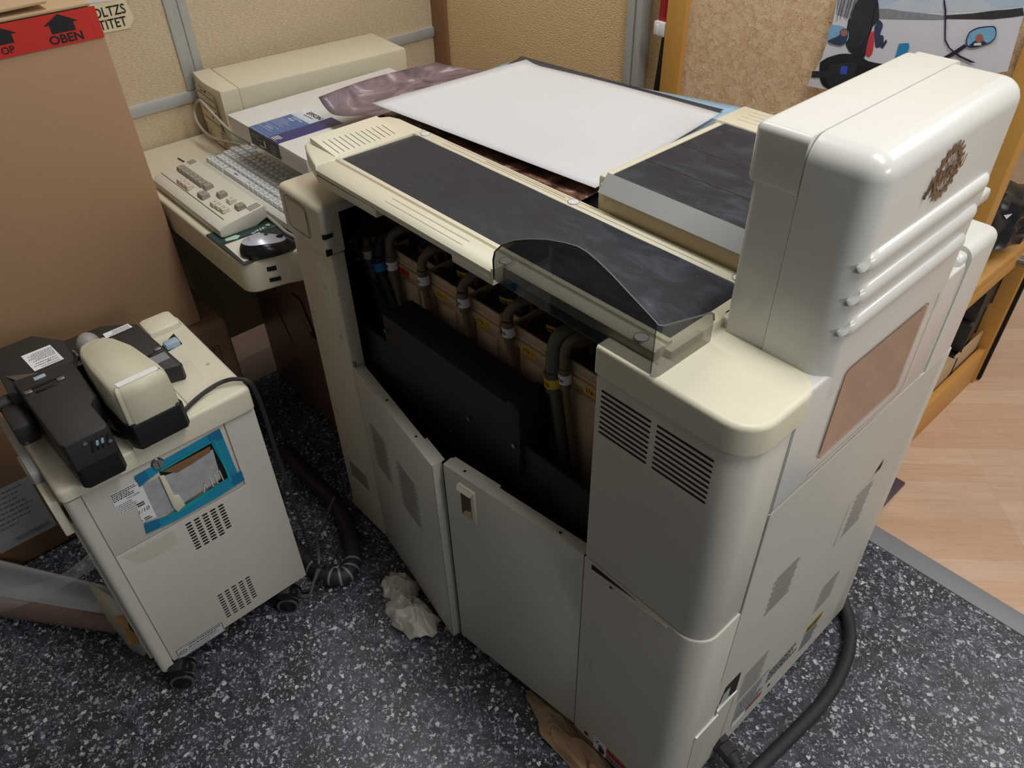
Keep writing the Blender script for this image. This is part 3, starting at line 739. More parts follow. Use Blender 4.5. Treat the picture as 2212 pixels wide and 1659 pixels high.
# power gland and cord
b = MB(); b.cyl((XR - .004, .786, .070), (XR + .008, .784, .069), .022, 6); b.cyl((XR + .008, .784, .069), (XR + .030, .781, .066), .019, 8); b.cyl((XR + .030, .781, .066), (XR + .050, .777, .062), .0185, 20, r1=.013)
for k in range(6):
    a = k * PI / 3; b.box(XR + .010, XR + .028, .783 - .002 + .0165 * math.cos(a), .783 + .002 + .0165 * math.cos(a), .067 - .002 + .0165 * math.sin(a), .067 + .002 + .0165 * math.sin(a), .001)
gl = b.build('cord_gland', 'rubber', PP, angle=30)
b = MB(); b.tube([(-.24, .777, .062), (-.215, .765, .048), (-.185, .735, .024), (-.165, .70, .0155), (-.163, .67, .0150), (-.182, .66, .0150), (-.203, .70, .0150), (-.212, .80, .0150), (-.204, .915, .0150), (-.197, 1.05, .0150), (-.208, 1.15, .0150), (-.232, 1.225, .0150), (-.27, 1.28, .018), (-.31, 1.31, .03), (-.36, 1.31, .05)], .0145, 14)
b.build('power_cord', 'rubber', PP)
# ================================================================== EQUIPMENT CART
CT = thing('equipment_cart', 'small cream equipment cabinet on casters with a blue-taped opening in its side', 'equipment cabinet', (-1.37, .19, 0))
b = MB(); b.box(-1.545, -1.216, .014, .374, .088, .640, .002)
b.build('cabinet_body', 'cream_panel', CT)
b = MB(); b.box(-1.535, -1.206, .009, .0365, .074, .634, 0, stages=[(lambda m, d: vert(m, d) and m.x > -1.3 and m.y < .02, .013, 4)])
b.box(-1.535, -1.24, .0365, .05, .08, .63); b.build('corner_post', 'cream_panel', CT)
fc = Frame((-1.2105, 0, 0), (0, 1, 0), (0, 0, 1))
b = MB(); b.prism([(.039, .088), (.376, .088), (.376, .639), (.312, .639), (.312, .4565), (.039, .4565)], 'x', -1.222, -1.2105, .0012, caps='b')
for (v0, v1, n) in ((.442, .366, 10), (.199, .118, 10)):
    for c in range(5):
        for k in range(n):
            if c == 4 and k > 8 or c == 0 and k > 9: continue
            y = .174 + c * (.0175 if v0 > .3 else .0168); z = v0 + (v1 - v0) * k / (n - 1); b.slot(fc, y, y + (.0125 if v0 > .3 else .0115), z, .0046 if v0 > .3 else .0040, 1)
b.build('side_panel', ['cream_panel', 'slot_dark'], CT)
b = MB(); b.prism([(.039, .460), (.3095, .460), (.3095, .639), (.039, .639)], 'x', -1.222, -1.2105, .0012, caps='b'); up = b.build('access_panel', 'cream_panel', CT)
# the opening: felt, slide bar and tape
b = MB(); b.poly(fc, [(.171, .607), (.288, .613), (.286, .492), (.166, .491)], 2)
b.poly(fc, [(.135, .592), (.165, .589), (.200, .582), (.275, .590), (.27, .51), (.230, .498), (.188, .497), (.172, .492), (.134, .504)], 0, .0012)
b.poly(fc, [(.175, .599), (.272, .600), (.269, .587), (.225, .581), (.199, .579)], 1, .0018)
b.prism([(.167, .593), (.176, .589), (.177, .532), (.186, .526), (.189, .498), (.171, .490), (.167, .506)], 'x', -1.2085, -1.2035, .0008, 3, caps='b')
for a_, c_ in (((.230, .500), (.237, .523)), ((.237, .523), (.239, .507)), ((.250, .527), (.2505, .501)), ((.2505, .502), (.272, .502)), ((.260, .533), (.261, .502)), ((.260, .533), (.272, .533)), ((.272, .533), (.273, .501))): b.line(fc, a_, c_, .0020, 3, .0030)
b.line(fc, (.187, .499), (.262, .506), .004, 1, .0020)
b.build('filter_opening', ['fiber', 'wood_brown', 'dark', 'cream_yellow'], up, label='opening filled with grey felt and a cream slide bar')
b = MB()
b.poly(fc, [(.129, .620), (.300, .630), (.300, .604), (.281, .610), (.170, .603), (.130, .592)], 0, .0024); b.poly(fc, [(.274, .628), (.300, .630), (.304, .485), (.286, .490)], 0, .0028)
b.poly(fc, [(.109, .504), (.149, .493), (.290, .506), (.312, .503), (.312, .477), (.250, .470), (.167, .469), (.105, .477)], 0, .0032)
b.poly(fc, [(.274, .628), (.300, .630), (.300, .606), (.276, .608)], 1, .0036); b.poly(fc, [(.286, .503), (.312, .503), (.312, .477), (.288, .477)], 1, .0038); b.poly(fc, [(.109, .504), (.135, .497), (.132, .476), (.105, .477)], 1, .0038); b.poly(fc, [(.129, .620), (.150, .621), (.150, .600), (.130, .592)], 1, .0036)
b.poly(fc, [(.172, .607), (.282, .613), (.281, .609), (.172, .602)], 2, .0042); b.poly(fc, [(.281, .610), (.285, .611), (.288, .492), (.283, .492)], 2, .0042); b.poly(fc, [(.14, .490), (.21, .4975), (.27, .499), (.19, .484)], 2, .0042)
b.build('tape', ['blue_tape', 'blue_tape_dark', 'teal'], up, label='blue adhesive tape round the opening')
b = MB(); b.rect(fc, .078, .1285, .551, .605, 0, .0004); b.fine_print(fc, .0795, .127, .583, .604, 5, 1, .0008, 21, .5); b.text('15V150W', fc, .114, .579, .006, 1, .001); b.fine_print(fc, .0795, .124, .552, .574, 5, 1, .0008, 22, .32)
b.poly(fc, [(.1285, .604), (.137, .591), (.135, .501), (.107, .507), (.110, .551), (.1285, .551)], 2, .0006); b.text('1/10', fc, .1195, .534, .013, 1, .001, shear=.2); b.text('1', fc, .109, .511, .007, 1, .001, .02); b.fine_print(fc, .113, .130, .506, .516, 2, 1, .001, 23, .6); b.fine_print(fc, .112, .130, .545, .556, 2, 1, .001, 24, .7)
b.build('paper_label', ['sticker_white', 'ink', 'sticker_white'], up, label='white labels with small print and a handwritten 1/10')
b = MB(); b.cyl((-1.211, .174, .622), (-1.203, .174, .622), .0095, 24); b.cyl((-1.211, .174, .622), (-1.2095, .174, .622), .012, 24); b.rect(fc, .1735, .1747, .6135, .6305, 1, .0072); b.build('lock_screw', ['chrome', 'ink'], up)
b = MB(); b.rect(fc, .050, .161, .0805, .1165); 
for a_ in ((.0515, .0820, .1595, .0832), (.0515, .1138, .1595, .115)): b.rect(fc, a_[0], a_[2], a_[1], a_[3], 1, .0004)
b.rect(fc, .0515, .0527, .082, .115, 1, .0004); b.rect(fc, .1585, .1597, .082, .115, 1, .0004)
b.ring(fc, .064, .0985, .0078, .0092, 1, .0004, 24, .8); b.text('ETL', fc, .064, .0985, .0085, 1, .0004, .02, sx=.8); b.fine_print(fc, .078, .155, .098, .113, 2, 1, .0004, 31, .35); b.fine_print(fc, .076, .15, .085, .097, 3, 2, .0004, 32, .3)
b.build('rating_plate', ['sticker_grey', 'ink', 'ink_grey'], CT, label='long white rating plate along the bottom edge')
b = MB(); b.poly(fc, [(.048, .452), (.152, .447), (.148, .408), (.100, .405), (.069, .412)], 0, .001); b.build('clear_tape', 'clear_tape', CT)
# top cover
b = MB(); b.box(-1.548, -1.203, .006, .1455, .6405, .667, 0, stages=[(lambda m, d: vert(m, d) and m.x > -1.3 and m.y < .1, .014, 4), (lambda m, d: m.z > .666 and (m.x > -1.21 or m.y < .03), .009, 3)])
b.box(-1.548, -1.2036, .113, .160, .6405, .679, 0, stages=[(lambda m, d: m.z > .678, .006, 3)])
b.box(-1.548, -1.203, .146, .379, .6405, .691, 0, stages=[(lambda m, d: vert(m, d) and m.y > .3, .012, 3), (lambda m, d: m.z > .690, .009, 3)])
b.box(-1.37, -1.24, .268, .330, .688, .6935, .002); b.box(-1.56, -1.49, .30, .372, .66, .705, .012)
b.disc(FR_TOP(.6915), -1.33, .352, .004, 1); b.poly(FR_TOP(.6915), [(-1.478, .345), (-1.43, .343), (-1.425, .306), (-1.452, .308)], 2)
cv_ = b.build('top_cover', ['cream_yellow', 'cream_tan', 'slot_dark'], CT)
b = MB(); b.box(-1.450, -1.428, .310, .340, .685, .704, .004); b.build('lever', 'lever_blue', cv_, label='pale blue lever')
b = MB(); b.box(-1.50, -1.30, -.012, .004, .585, .655, .004, 0); b.box(-1.30, -1.235, -.012, .004, .54, .63, .003, 1); b.box(-1.40, -1.34, -.016, -.008, .60, .63, .002, 1)
b.build('side_bracket', ['alu_paint', 'cream_yellow'], CT)
b = MB(); b.box(-1.52, -1.24, .003, .010, .10, .56, .002); b.build('end_panel', 'cream_panel', CT)
for x, y, a in ((-1.215, .045, .55), (-1.228, .325, .4), (-1.52, .05, .2), (-1.52, .33, 1.1)):
    rt = Matrix.Translation((x, y, 0)) @ Matrix.Rotation(a - PI / 2 + .5, 4, 'Z')
    b = MB(); b.box(-.030, .030, -.016, .016, .058, .086, .004, rot=rt); b.box(-.013, .013, -.022, .022, .03, .062, .004, rot=rt)
    c = b.build('caster', 'black', CT)
    for s in (-1, 1):
        b = MB(); p = lambda u, v, w: rt @ Vector((u, v, w))
        b.cyl(p(s * .012, 0, .0265), p(s * .026, 0, .0265), .0260, 28); b.cyl(p(s * .015, 0, .0265), p(s * .023, 0, .0265), .0264, 28, 1, cap=False)
        b.cyl(p(s * .026, 0, .0265), p(s * .028, 0, .0265), .020, 24, 1); b.build('wheel', ['cable_dark_grey', 'black_gloss'], c)
# loose card and tan tape on the cart's end
o = MB().add([(-1.46, -.025, .19), (-1.36, .006, .19), (-1.30, .006, .06), (-1.315, -.004, .03), (-1.35, -.02, .035), (-1.43, -.03, .07)], [(0, 1, 2, 3, 4, 5)]).build('card_flap', 'cream_yellow', solid=.002)
tag(o, 'cream card leaning out at the left end of the equipment cabinet', 'card')
b = MB(); b.grid(lambda u, v: (-1.30 + .02 * math.sin(u * 5 + v) - .03 * v, .005 - .018 * v - .006 * math.sin(u * 8), .205 - .135 * u), 12, 3); o = b.build('masking_tape', 'tan_tape', CT, label='torn tan tape on the end edge')

# ---- film carriers, scanner head and cables on the cart
FC = thing('film_carrier', 'long black film carrier with white instruction label on the left of the cabinet top', 'film carrier', (-1.3, .08, .667))
b = MB(); b.prism([(-1.415, .040), (-1.18, .046), (-1.172, .052), (-1.172, .118), (-1.18, .124), (-1.25, .122), (-1.268, .138), (-1.34, .140), (-1.40, .140)], 'z', .715, .775, .004, caps='b')
b.prism([(-1.40, .036), (-1.178, .048), (-1.17, .056), (-1.17, .118), (-1.18, .124), (-1.40, .13)], 'z', .670, .717, .006, 1, caps='a')
b.build('carrier_body', ['black_plastic', 'black'], FC)
b = MB(); b.prism([(-1.56, .030), (-1.40, .024), (-1.385, .05), (-1.36, .07), (-1.36, .135), (-1.42, .150), (-1.50, .153), (-1.56, .112)], 'z', .735, .763, .004, caps='b'); b.box(-1.55, -1.40, .04, .13, .667, .74, .006); b.build('carrier_lid', 'black_plastic', FC)
ft = FR_TOP(.7632); b = MB(); b.poly(ft, [(-1.500, .075), (-1.500, .128), (-1.434, .133), (-1.433, .080)]); fp = Frame((-1.497, .131, .7632), (0, -1, 0), (1, 0, 0), .0006); b.fine_print(fp, .004, .05, .004, .035, 7, 1, .0003, 41, .35); b.ring(fp, .02, .048, .0018, .0026, 1, .0004, 12); b.fine_print(fp, .004, .048, .038, .062, 3, 2, .0003, 42, .3); b.build('instruction_label', ['sticker_white', 'ink', 'ink_grey'], FC)
b = MB(); b.add([(-1.455, .035, .764), (-1.405, .050, .772), (-1.395, .092, .772), (-1.415, .097, .764)], [(0, 1, 2, 3)]); b.box(-1.395, -1.385, .070, .090, .772, .777, .001, 1)
b.build('carrier_plate', ['steel', 'lever_blue'], FC)
fk = Frame((-1.172, 0, 0), (0, 1, 0), (0, 0, 1)); b = MB()
for k in range(4): b.slot(Frame((-1.172, .088 + k * .0085, .751), (0, .25, .97), (0, -.97, .25)), -.013, .012, 0, .0042, 0, .0004)
for k in (1, 2): b.slot(Frame((-1.172, .088 + k * .0085, .752), (0, .25, .97), (0, -.97, .25)), -.004, .008, 0, .0044, 1, .0008)
b.build('vent', ['dark', 'lever_blue'], FC)
for y, z in ((.080, .763), (.116, .746)):
    b = MB(); b.cyl((-1.173, y, z), (-1.170, y, z), .0036, 12); b.build('screw', 'chrome', FC)
b = MB()
for y0, y1 in ((.045, .058), (.100, .113)): b.box(-1.362, -1.352, y0, y1, .775, .7785, .001)
b.box(-1.352, -1.346, .060, .098, .775, .777, .001, 1); b.box(-1.368, -1.362, .048, .112, .7752, .7765, 0, 1)
b.build('latch', ['steel', 'black_gloss'], FC)
b = MB(); b.box(-1.45, -1.33, .000, .038, .69, .735, .008); b.cyl((-1.42, -.004, .735), (-1.42, .03, .735), .012, 14); b.cyl((-1.33, .012, .70), (-1.327, .010, .70), .004, 10, 1); b.build('side_lever', ['black_plastic', 'chrome'], FC)

SH = thing('scanner_head', 'cream tapered scanner head on a black base in the middle of the cabinet top', 'scanner head', (-1.3, .19, .691))
def head(z0, z1, grow, r):
    P = [(-1.418 - grow, .166), (-1.418 - grow, .200), (-1.385, .214 + grow), (-1.30, .232 + grow), (-1.196 + grow, .247 + grow), (-1.186 + grow, .240), (-1.184 + grow, .160), (-1.196 + grow, .152 - grow), (-1.28, .1465 - grow), (-1.37, .151 - grow)]
    return P
b = MB(); bm = bmesh.new(); P = head(0, 0, 0, 0); Q = head(0, 0, .006, 0); n = len(P)
lay = []
for z, k in ((.745, 1.03), (.76, 1.03), (.800, 1.0), (.812, .97), (.818, .90)):
    cx, cy = -1.30, .196; zz = lambda x: z - (.0 if z < .78 else .30 * max(0, (-1.34 - x)))
    lay.append([bm.verts.new((cx + (x - cx) * k, cy + (y - cy) * k, zz(x))) for x, y in P])
for a_, c_ in zip(lay, lay[1:]):
    for k in range(n): bm.faces.new((a_[k], a_[(k + 1) % n], c_[(k + 1) % n], c_[k]))
bm.faces.new(lay[-1]); bm.faces.new(lay[0][::-1]); bmesh.ops.recalc_face_normals(bm, faces=bm.faces[:])
bmesh.ops.bevel(bm, geom=[e for e in bm.edges if abs((e.verts[1].co - e.verts[0].co).normalized().z) > .5], offset=.006, segments=3, affect='EDGES')
b.bm(bm); b.build('head_cover', 'pc_cream', SH, angle=75)
b = MB(); b.blob((-1.428, .182, .772), (.030, .022, .026), 1, 0, sub=3); b.build('head_tip', 'tip_grey', SH, label='grey rounded end')
b = MB(); b.poly(FR_TOP(.8182), [(-1.212, .163), (-1.198, .165), (-1.199, .236), (-1.213, .234)]); b.build('head_label', 'sticker_white', SH)
b = MB(); P2 = [(-1.30 + (x + 1.30) * 1.05, .196 + (y - .196) * 1.07) for x, y in P]; b.prism(P2, 'z', .691, .746, .005, caps='b'); b.box(-1.44, -1.40, .13, .16, .70, .76, .006); b.build('head_base', 'black', SH)
b = MB(); b.tube([(-1.42, .148, .765), (-1.405, .150, .79), (-1.39, .152, .785), (-1.40, .150, .77)], .0018, 6); b.build('wire_clip', 'chrome', SH)

FB = thing('film_holder', 'flat black film holder with white strip label on the right of the cabinet top', 'film holder', (-1.42, .26, .691))
b = MB(); b.prism([(-1.555, .150), (-1.555, .232), (-1.520, .280), (-1.508, .291), (-1.320, .303), (-1.311, .297), (-1.322, .262), (-1.35, .20), (-1.44, .140)], 'z', .692, .730, .006, caps='b'); b.build('holder_body', 'black_plastic', FB)
ft = FR_TOP(.7302); b = MB(); b.poly(ft, [(-1.518, .224), (-1.519, .276), (-1.500, .279), (-1.498, .224)]); fp = Frame((-1.519, .277, .7302), (0, -1, 0), (1, 0, 0), .0006); b.fine_print(fp, .003, .05, .003, .019, 4, 1, .0003, 45, .35); b.build('strip_label', ['sticker_white', 'ink'], FB)
b = MB(); b.box(-1.395, -1.385, .278, .292, .730, .733, .001); b.box(-1.383, -1.376, .255, .282, .730, .732, .001, 1); b.box(-1.372, -1.345, .252, .292, .7296, .7308, 0, 2); b.build('latch', ['steel', 'black_gloss', 'strip_grey'], FB)

b = MB(); b.tube([(-1.38, .150, .698), (-1.30, .132, .690), (-1.262, .137, .688), (-1.212, .154, .698), (-1.192, .189, .696), (-1.198, .228, .697), (-1.222, .259, .697), (-1.240, .300, .698), (-1.245, .339, .700), (-1.232, .366, .702), (-1.214, .386, .690), (-1.212, .393, .62), (-1.225, .398, .50), (-1.235, .405, .38), (-1.24, .41, .25), (-1.24, .412, .13), (-1.235, .418, .062), (-1.225, .440, .058), (-1.215, .400, .02), (-1.24, .36, .006), (-1.29, .35, .006)], .0042, 9)
tag(b.build('cable', 'rubber'), 'thin black cable draped across the cabinet top and down its back', 'cable')
b = MB(); b.tube([(-1.50, .42, .025), (-1.40, .415, .025), (-1.33, .413, .025), (-1.26, .419, .025), (-1.205, .440, .025), (-1.192, .472, .025), (-1.218, .503, .025), (-1.27, .532, .025), (-1.335, .556, .025), (-1.42, .575, .025), (-1.55, .575, .025), (-1.70, .58, .025)], .0225, 16)
wr = b.build('wrapped_cable', 'black_plastic'); tag(wr, 'thick black spiral-wrapped cable looped on the floor behind the cabinet', 'cable')
ctr = catmull([(-1.40, .415, .025), (-1.33, .413, .025), (-1.26, .419, .025), (-1.205, .440, .025), (-1.192, .472, .025), (-1.218, .503, .025), (-1.27, .532, .025), (-1.335, .556, .025)], 8)
for i in range(3, len(ctr) - 4, 4):
    d = (ctr[i + 1] - ctr[i]).normalized(); b = MB(); pale = 14 < i < 40
    b.cyl(ctr[i] - d * (.003 if pale else .0015), ctr[i] + d * (.003 if pale else .0015), .0231, 18, 0, cap=False); b.build('spiral_turn', 'strip_grey' if pale else 'black', wr)
b = MB(); b.tube([(-1.24, .345, .006), (-1.215, .366, .006), (-1.222, .390, .030), (-1.245, .425, .056), (-1.285, .447, .054), (-1.33, .466, .03), (-1.37, .490, .012), (-1.395, .525, .008), (-1.40, .548, .035), (-1.41, .575, .055)], .004, 8)
tag(b.build('cable', 'cable_dark_grey'), 'thin grey cable curling over the spiral-wrapped cable on the floor', 'cable')

# clear plastic band hanging from the cart and the curled sheet
b = MB()
def plastic(u, v):
    a = Vector((-1.207, .032, .515)).lerp(Vector((-1.40, -.30, .42)), u) + Vector((0, 0, -.045 * math.sin(u * PI)))
    return a + Vector((-.01 * v, .012 * math.sin(u * 9) * (v - .5), -.055 * (v + .25 * math.sin(u * 7) * (1 - v))))
b.grid(plastic, 30, 6); tag(b.build('plastic_band', 'film'), 'crumpled clear plastic strip hanging off the left edge of the cabinet', 'plastic strip')
b = MB()
def curl(u, v):
    a = Vector((-1.735, -.29, 0)).lerp(Vector((-1.405, -.020, 0)), u); w = Vector((-.62, .78, 0)); r = .052 - .012 * u
    t = PI * (-.30 + 1.25 * v)
    return a + w * (r * 1.15 * (1 - math.cos(t))) + Vector((0, 0, .004 + r * (1 - math.sin(t)) + (.06 - .03 * u) * v ** 4))
b.grid(curl, 16, 14); o = b.build('curled_sheet', 'sheet_white_in', solid=.003)
o.data.materials.append(M['sheet_brown']); o.modifiers[0].material_offset = 1; o.modifiers[0].material_offset_rim = 1
tag(o, 'curled brown board with a white inner face on the floor left of the cabinet', 'sheet')

# ---- cardboard boxes at the left
BX = thing('cardboard_box', 'tall brown cardboard box with red tape lettered OBEN, standing on another box', 'cardboard box', (-2.0, .2, .458))
b = MB(); b.box(-2.185, -1.84, -.30, .508, .458, 1.236, .004, seg=2); b.box(-2.185, -1.838, -.30, .508, 1.228, 1.243, .006, seg=3)
b.build('carton', 'cardboard', BX)
fb = Frame((-1.8398, 0, 0), (0, 1, 0), (0, 0, 1)); b = MB()
b.line(fb, (.338, .560), (.352, .535), .0018, 0); b.line(fb, (.352, .535), (.368, .485), .002, 0); b.line(fb, (.368, .485), (.392, .478), .0015, 0); b.line(fb, (.33, .568), (.338, .560), .003, 1)
b.build('tear', ['cardboard_light', 'cardboard_dark'], BX)
b = MB(); b.box(-2.02, -1.838, -.30, .500, 1.246, 1.252, .002); b.build('box_flap', 'cardboard_light', BX)
b = MB(); b.box(-2.185, -1.845, -.30, .425, 1.262, 1.268, .002, rot=Matrix.Translation((-1.84, .4, 1.262)) @ Matrix.Rotation(.02, 4, 'X') @ Matrix.Translation((1.84, -.4, -1.262))); b.build('box_flap', 'cardboard_light', BX)
ft = Frame((-1.8378, 0, 0), (0, 1, 0), (0, 0, 1)); b = MB()
b.rect(ft, -.29, .507, 1.1845, 1.2445); b.rect(ft, .490, .507, 1.1845, 1.2445, 2, .0003)
def arrow(u):
    o_ = u - .433
    b.poly(ft, [(x + o_, z) for x, z in ((.400, 1.2250), (.433, 1.2430), (.468, 1.2245), (.4575, 1.2245), (.4575, 1.2085), (.411, 1.2085), (.411, 1.2250))], 1, .0005)
arrow(.433); arrow(.316); arrow(.20)
b.text('OBEN', ft, .4345, 1.1975, .0225, 1, .0005, .028, sx=1.12); b.text('TOP', ft, .318, 1.1975, .0185, 1, .0005, .02)
b.build('red_tape', ['red_tape', 'ink', 'red_tape'], BX, label='red tape with black arrows and the word OBEN')
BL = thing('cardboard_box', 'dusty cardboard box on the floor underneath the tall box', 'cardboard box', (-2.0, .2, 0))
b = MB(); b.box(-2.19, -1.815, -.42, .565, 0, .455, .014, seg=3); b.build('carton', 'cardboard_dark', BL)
fb = Frame((-1.8145, 0, 0), (0, 1, 0), (0, 0, 1)); b = MB()
b.rect(fb, -.16, -.022, .075, .262); b.fine_print(fb, -.155, -.03, .15, .255, 7, 1, .0004, 51, .22); b.text('R0D04411', fb, -.115, .143, .012, 1, .0004)
for k in range(30): b.rect(fb, -.115 + k * .0028, -.115 + k * .0028 + .0008 + .001 * R.random(), .088, .102, 1, .0004)
b.build('shipping_label', ['sticker_grey', 'ink_grey'], BL, label='white shipping label with a barcode')
b = MB()
for a_, c_ in (((.480, .384), (.522, .384)), ((.522, .384), (.522, .325)), ((.522, .325), (.480, .325)), ((.480, .325), (.480, .384)), ((.486, .378), (.514, .350)), ((.486, .350), (.514, .378)), ((.486, .378), (.514, .378)), ((.486, .348), (.514, .348))): b.line(fb, a_, c_, .0014, 0)
b.rect(fb, .490, .512, .330, .344, 0); b.build('handling_mark', 'ink', BL)
# ================================================================== CONSOLE DESK
DK = thing('console_desk', 'cream console desk with rounded corner, joined to the left end of the machine', 'desk', (-1.8, .8, 0))
b = MB()
pts = [(-2.19, .516)] + [(-1.478 + .035 * math.sin(t * PI / 14), .551 - .035 * math.cos(t * PI / 14)) for t in range(0, 7)] + [(-1.432, .60), (-1.41, .655), (-1.392, .72), (-1.390, .80), (-1.82, .80), (-1.82, 1.34), (-2.19, 1.34)]
b.prism(pts, 'z', .722, .800, .006, caps='ab', seg=3); b.build('desktop', 'desk_cream', DK, angle=40)
fd = Frame((-1.4345, .5795, 0), Vector((.022, .055, 0)), (0, 0, 1), .0012); b = MB(); b.rect(fd, -.030, .004, .767, .778); b.rect(fd, -.024, .008, .740, .750); b.build('slot', 'dark', DK)
b = MB(); b.box(-2.075, -1.40, .757, 1.30, .0, .722, .004)
fp = Frame((0, .757, 0), (1, 0, 0), (0, 0, 1))
for k in range(5): b.line(fp, (-1.948 + .008 * k, .352 - .010 * k), (-1.890 + .004 * k, .272 - .010 * k), .005, 1, .0006)
b.poly(fp, [(-1.80, .46), (-1.745, .46), (-1.70, .365), (-1.70, .34), (-1.735, .34)], 1, .0006); b.poly(fp, [(-1.795, .452), (-1.755, .452), (-1.715, .365), (-1.735, .35)], 0, .0009)
b.build('pedestal', ['pedestal', 'slot_dark'], DK)

# mouse pad, mouse
b = MB(); b.box(-1.622, -1.442, .5175, .662, .8003, .8030, .0008); b.build
o = b.build('mouse_pad', ['pad_dark']); tag(o, 'dark green mouse pad with faded lettering at the desk corner', 'mouse pad')
ft = FR_TOP(.8031, .0003); b = MB()
b.poly(ft, [(-1.620, .520), (-1.560, .5195), (-1.540, .660), (-1.620, .660)], 0); b.poly(ft, [(-1.548, .527), (-1.452, .524), (-1.445, .61), (-1.545, .61)], 1, .0002)
b.poly(ft, [(-1.572, .540), (-1.560, .536), (-1.552, .56), (-1.562, .572), (-1.572, .565)], 2, .0003)
fm = Frame((-1.556, .620, .8034), (.28, -.96, 0), (.96, .28, 0), .0003); b.text('& Wave', fm, 0, 0, .016, 1, .0003, .01); b.text('Slim', fm, -.028, .016, .012, 3, .0003)
b.build('printing', ['pad_green', 'pad_white', 'pad_mint', 'strip_grey'], o)
MS = thing('computer_mouse', 'silver and black computer mouse on the mouse pad', 'computer mouse', (-1.455, .585, .803))
mrot = Matrix.Translation((-1.458, .587, .8032)) @ Matrix.Rotation(-.35, 4, 'Z')
def mouse_shell(z0, z1, k, mi, b, ztop):
    n = 28; L = []
    for j in range(7):
        t = j / 6; zz = z0 + (z1 - z0) * t; sc = k * (1 - .25 * t ** 2.2); row = []
        for i in range(n):
            a = 2 * PI * i / n; x = .034 * math.cos(a) * sc; y = .060 * math.sin(a) * sc
            y += -.006 * t; x *= 1 - .12 * math.sin(a)
            zf = 1 - .45 * max(0, (y + .01) / .07)
            row.append(mrot @ Vector((x, y, z0 + (zz - z0) * zf)))
        L.append(row)
    V = [v for r_ in L for v in r_]; F_ = [(j * n + i, j * n + (i + 1) % n, (j + 1) * n + (i + 1) % n, (j + 1) * n + i) for j in range(6) for i in range(n)]
    F_ += [tuple(range(6 * n, 7 * n)), tuple(range(n))[::-1]]
    b.add(V, F_, mi)
b = MB(); mouse_shell(0, .030, 1.0, 0, b, 0); b.build('mouse_base', 'black_gloss', MS, angle=60)
b = MB(); n = 28; V = []; rings = 6
for j in range(rings + 1):
    t = j / rings
    for i in range(n):
        a = 2 * PI * i / n; k = .76 * (1 - t); x = .034 * math.cos(a) * k * (1 - .12 * math.sin(a)); y = .060 * math.sin(a) * k - .006
        V.append(mrot @ Vector((x, y, (.0305 * (1 - .45 * max(0, (y + .01) / .07))) + .0075 * (1 - (1 - t) ** 2))))
b.add(V, [(j * n + i, j * n + (i + 1) % n, (j + 1) * n + (i + 1) % n, (j + 1) * n + i) for j in range(rings) for i in range(n)])
b.build('mouse_top', 'mouse_silver', MS, angle=60)
b = MB(); P = mrot @ Vector((0, .028, .0285)); b.blob(P, (.0035, .009, .005), 2, 0, sub=2); b.blob(mrot @ Vector((-.004, .002, .0375)), (.003, .005, .0015), 3, 0, sub=2); b.build('scroll_wheel', 'black', MS)
fl = Frame(mrot @ Vector((0, -.035, .0365)), mrot.to_3x3() @ Vector((1, 0, 0)), mrot.to_3x3() @ Vector((0, 1, -.1)), .0008); b = MB(); b.text('logi', fl, 0, 0, .008, 0, .0008); b.build('marking', 'ink_grey', MS)
b = MB(); b.tube([(-1.437, .643, .812), (-1.432, .665, .83), (-1.44, .69, .85), (-1.42, .70, .845), (-1.405, .71, .83), (-1.40, .73, .815)], .0032, 8); b.build('mouse_cord', 'cable_grey', MS)
b = MB(); b.tube([(-1.60, .655, .812), (-1.54, .655, .806), (-1.49, .652, .806), (-1.45, .66, .806), (-1.42, .69, .806)], .0042, 8); tag(b.build('cable', 'cable_grey'), 'short grey keypad cable behind the mouse', 'cable')

# keys
def keycap(w, d, h, mat, name='key'):
    b = MB(); a = .0020
    V = [(-w / 2, -d / 2, 0), (w / 2, -d / 2, 0), (w / 2, d / 2, 0), (-w / 2, d / 2, 0), (-w / 2 + a, -d / 2 + a * 1.2, h), (w / 2 - a, -d / 2 + a * 1.2, h), (w / 2 - a, d / 2 - a * .5, h), (-w / 2 + a, d / 2 - a * .5, h)]
    bm = bmesh.new(); vs = [bm.verts.new(v) for v in V]
    for q in ((0, 1, 5, 4), (1, 2, 6, 5), (2, 3, 7, 6), (3, 0, 4, 7), (4, 5, 6, 7), (3, 2, 1, 0)): bm.faces.new([vs[i] for i in q])
    bmesh.ops.bevel(bm, geom=bm.edges[:], offset=.0008, segments=1, affect='EDGES')
    b.bm(bm); f = FR_TOP(h, .0003); b.rect(f, -w * .12, w * .05, -.001, .0028, 1)
    o = b.build(name, [mat, 'ink_grey']); return o
def keys(parent, lst, w, d, h, mat, first=None):
    o = first or keycap(w, d, h, mat)
    for i, (x, y, z) in enumerate(lst):
        if i == 0 and first is None:
            o.parent = parent; o.matrix_parent_inverse = Matrix.Translation(-parent.location); o.location = (x, y, z)
        else: copy_to(o, 'key', parent, (x, y, z))
    return o
KP = thing('keypad', 'cream keypad with grey and cream keys at the front of the desk', 'keypad', (-1.76, .59, .80))
b = MB(); b.prism([(.535, .806), (.535, .822), (.545, .830), (.570, .834), (.648, .844), (.652, .838), (.652, .815), (.62, .803), (.545, .803)], 'x', -1.945, -1.577, .003)
fk = Frame((0, .57, .8345), (1, 0, 0), (0, .99, .125)); b.rect(fk, -1.94, -1.60, -.012, -.0105, 1)
for k in range(4): b.rect(fk, -1.602 + k * .006, -1.6 + k * .006, .045, .075, 1); b.rect(fk, -1.935 + k * .006, -1.933 + k * .006, .055, .075, 1)
b.build('keypad_body', ['cream', 'seam'], KP); z = .837
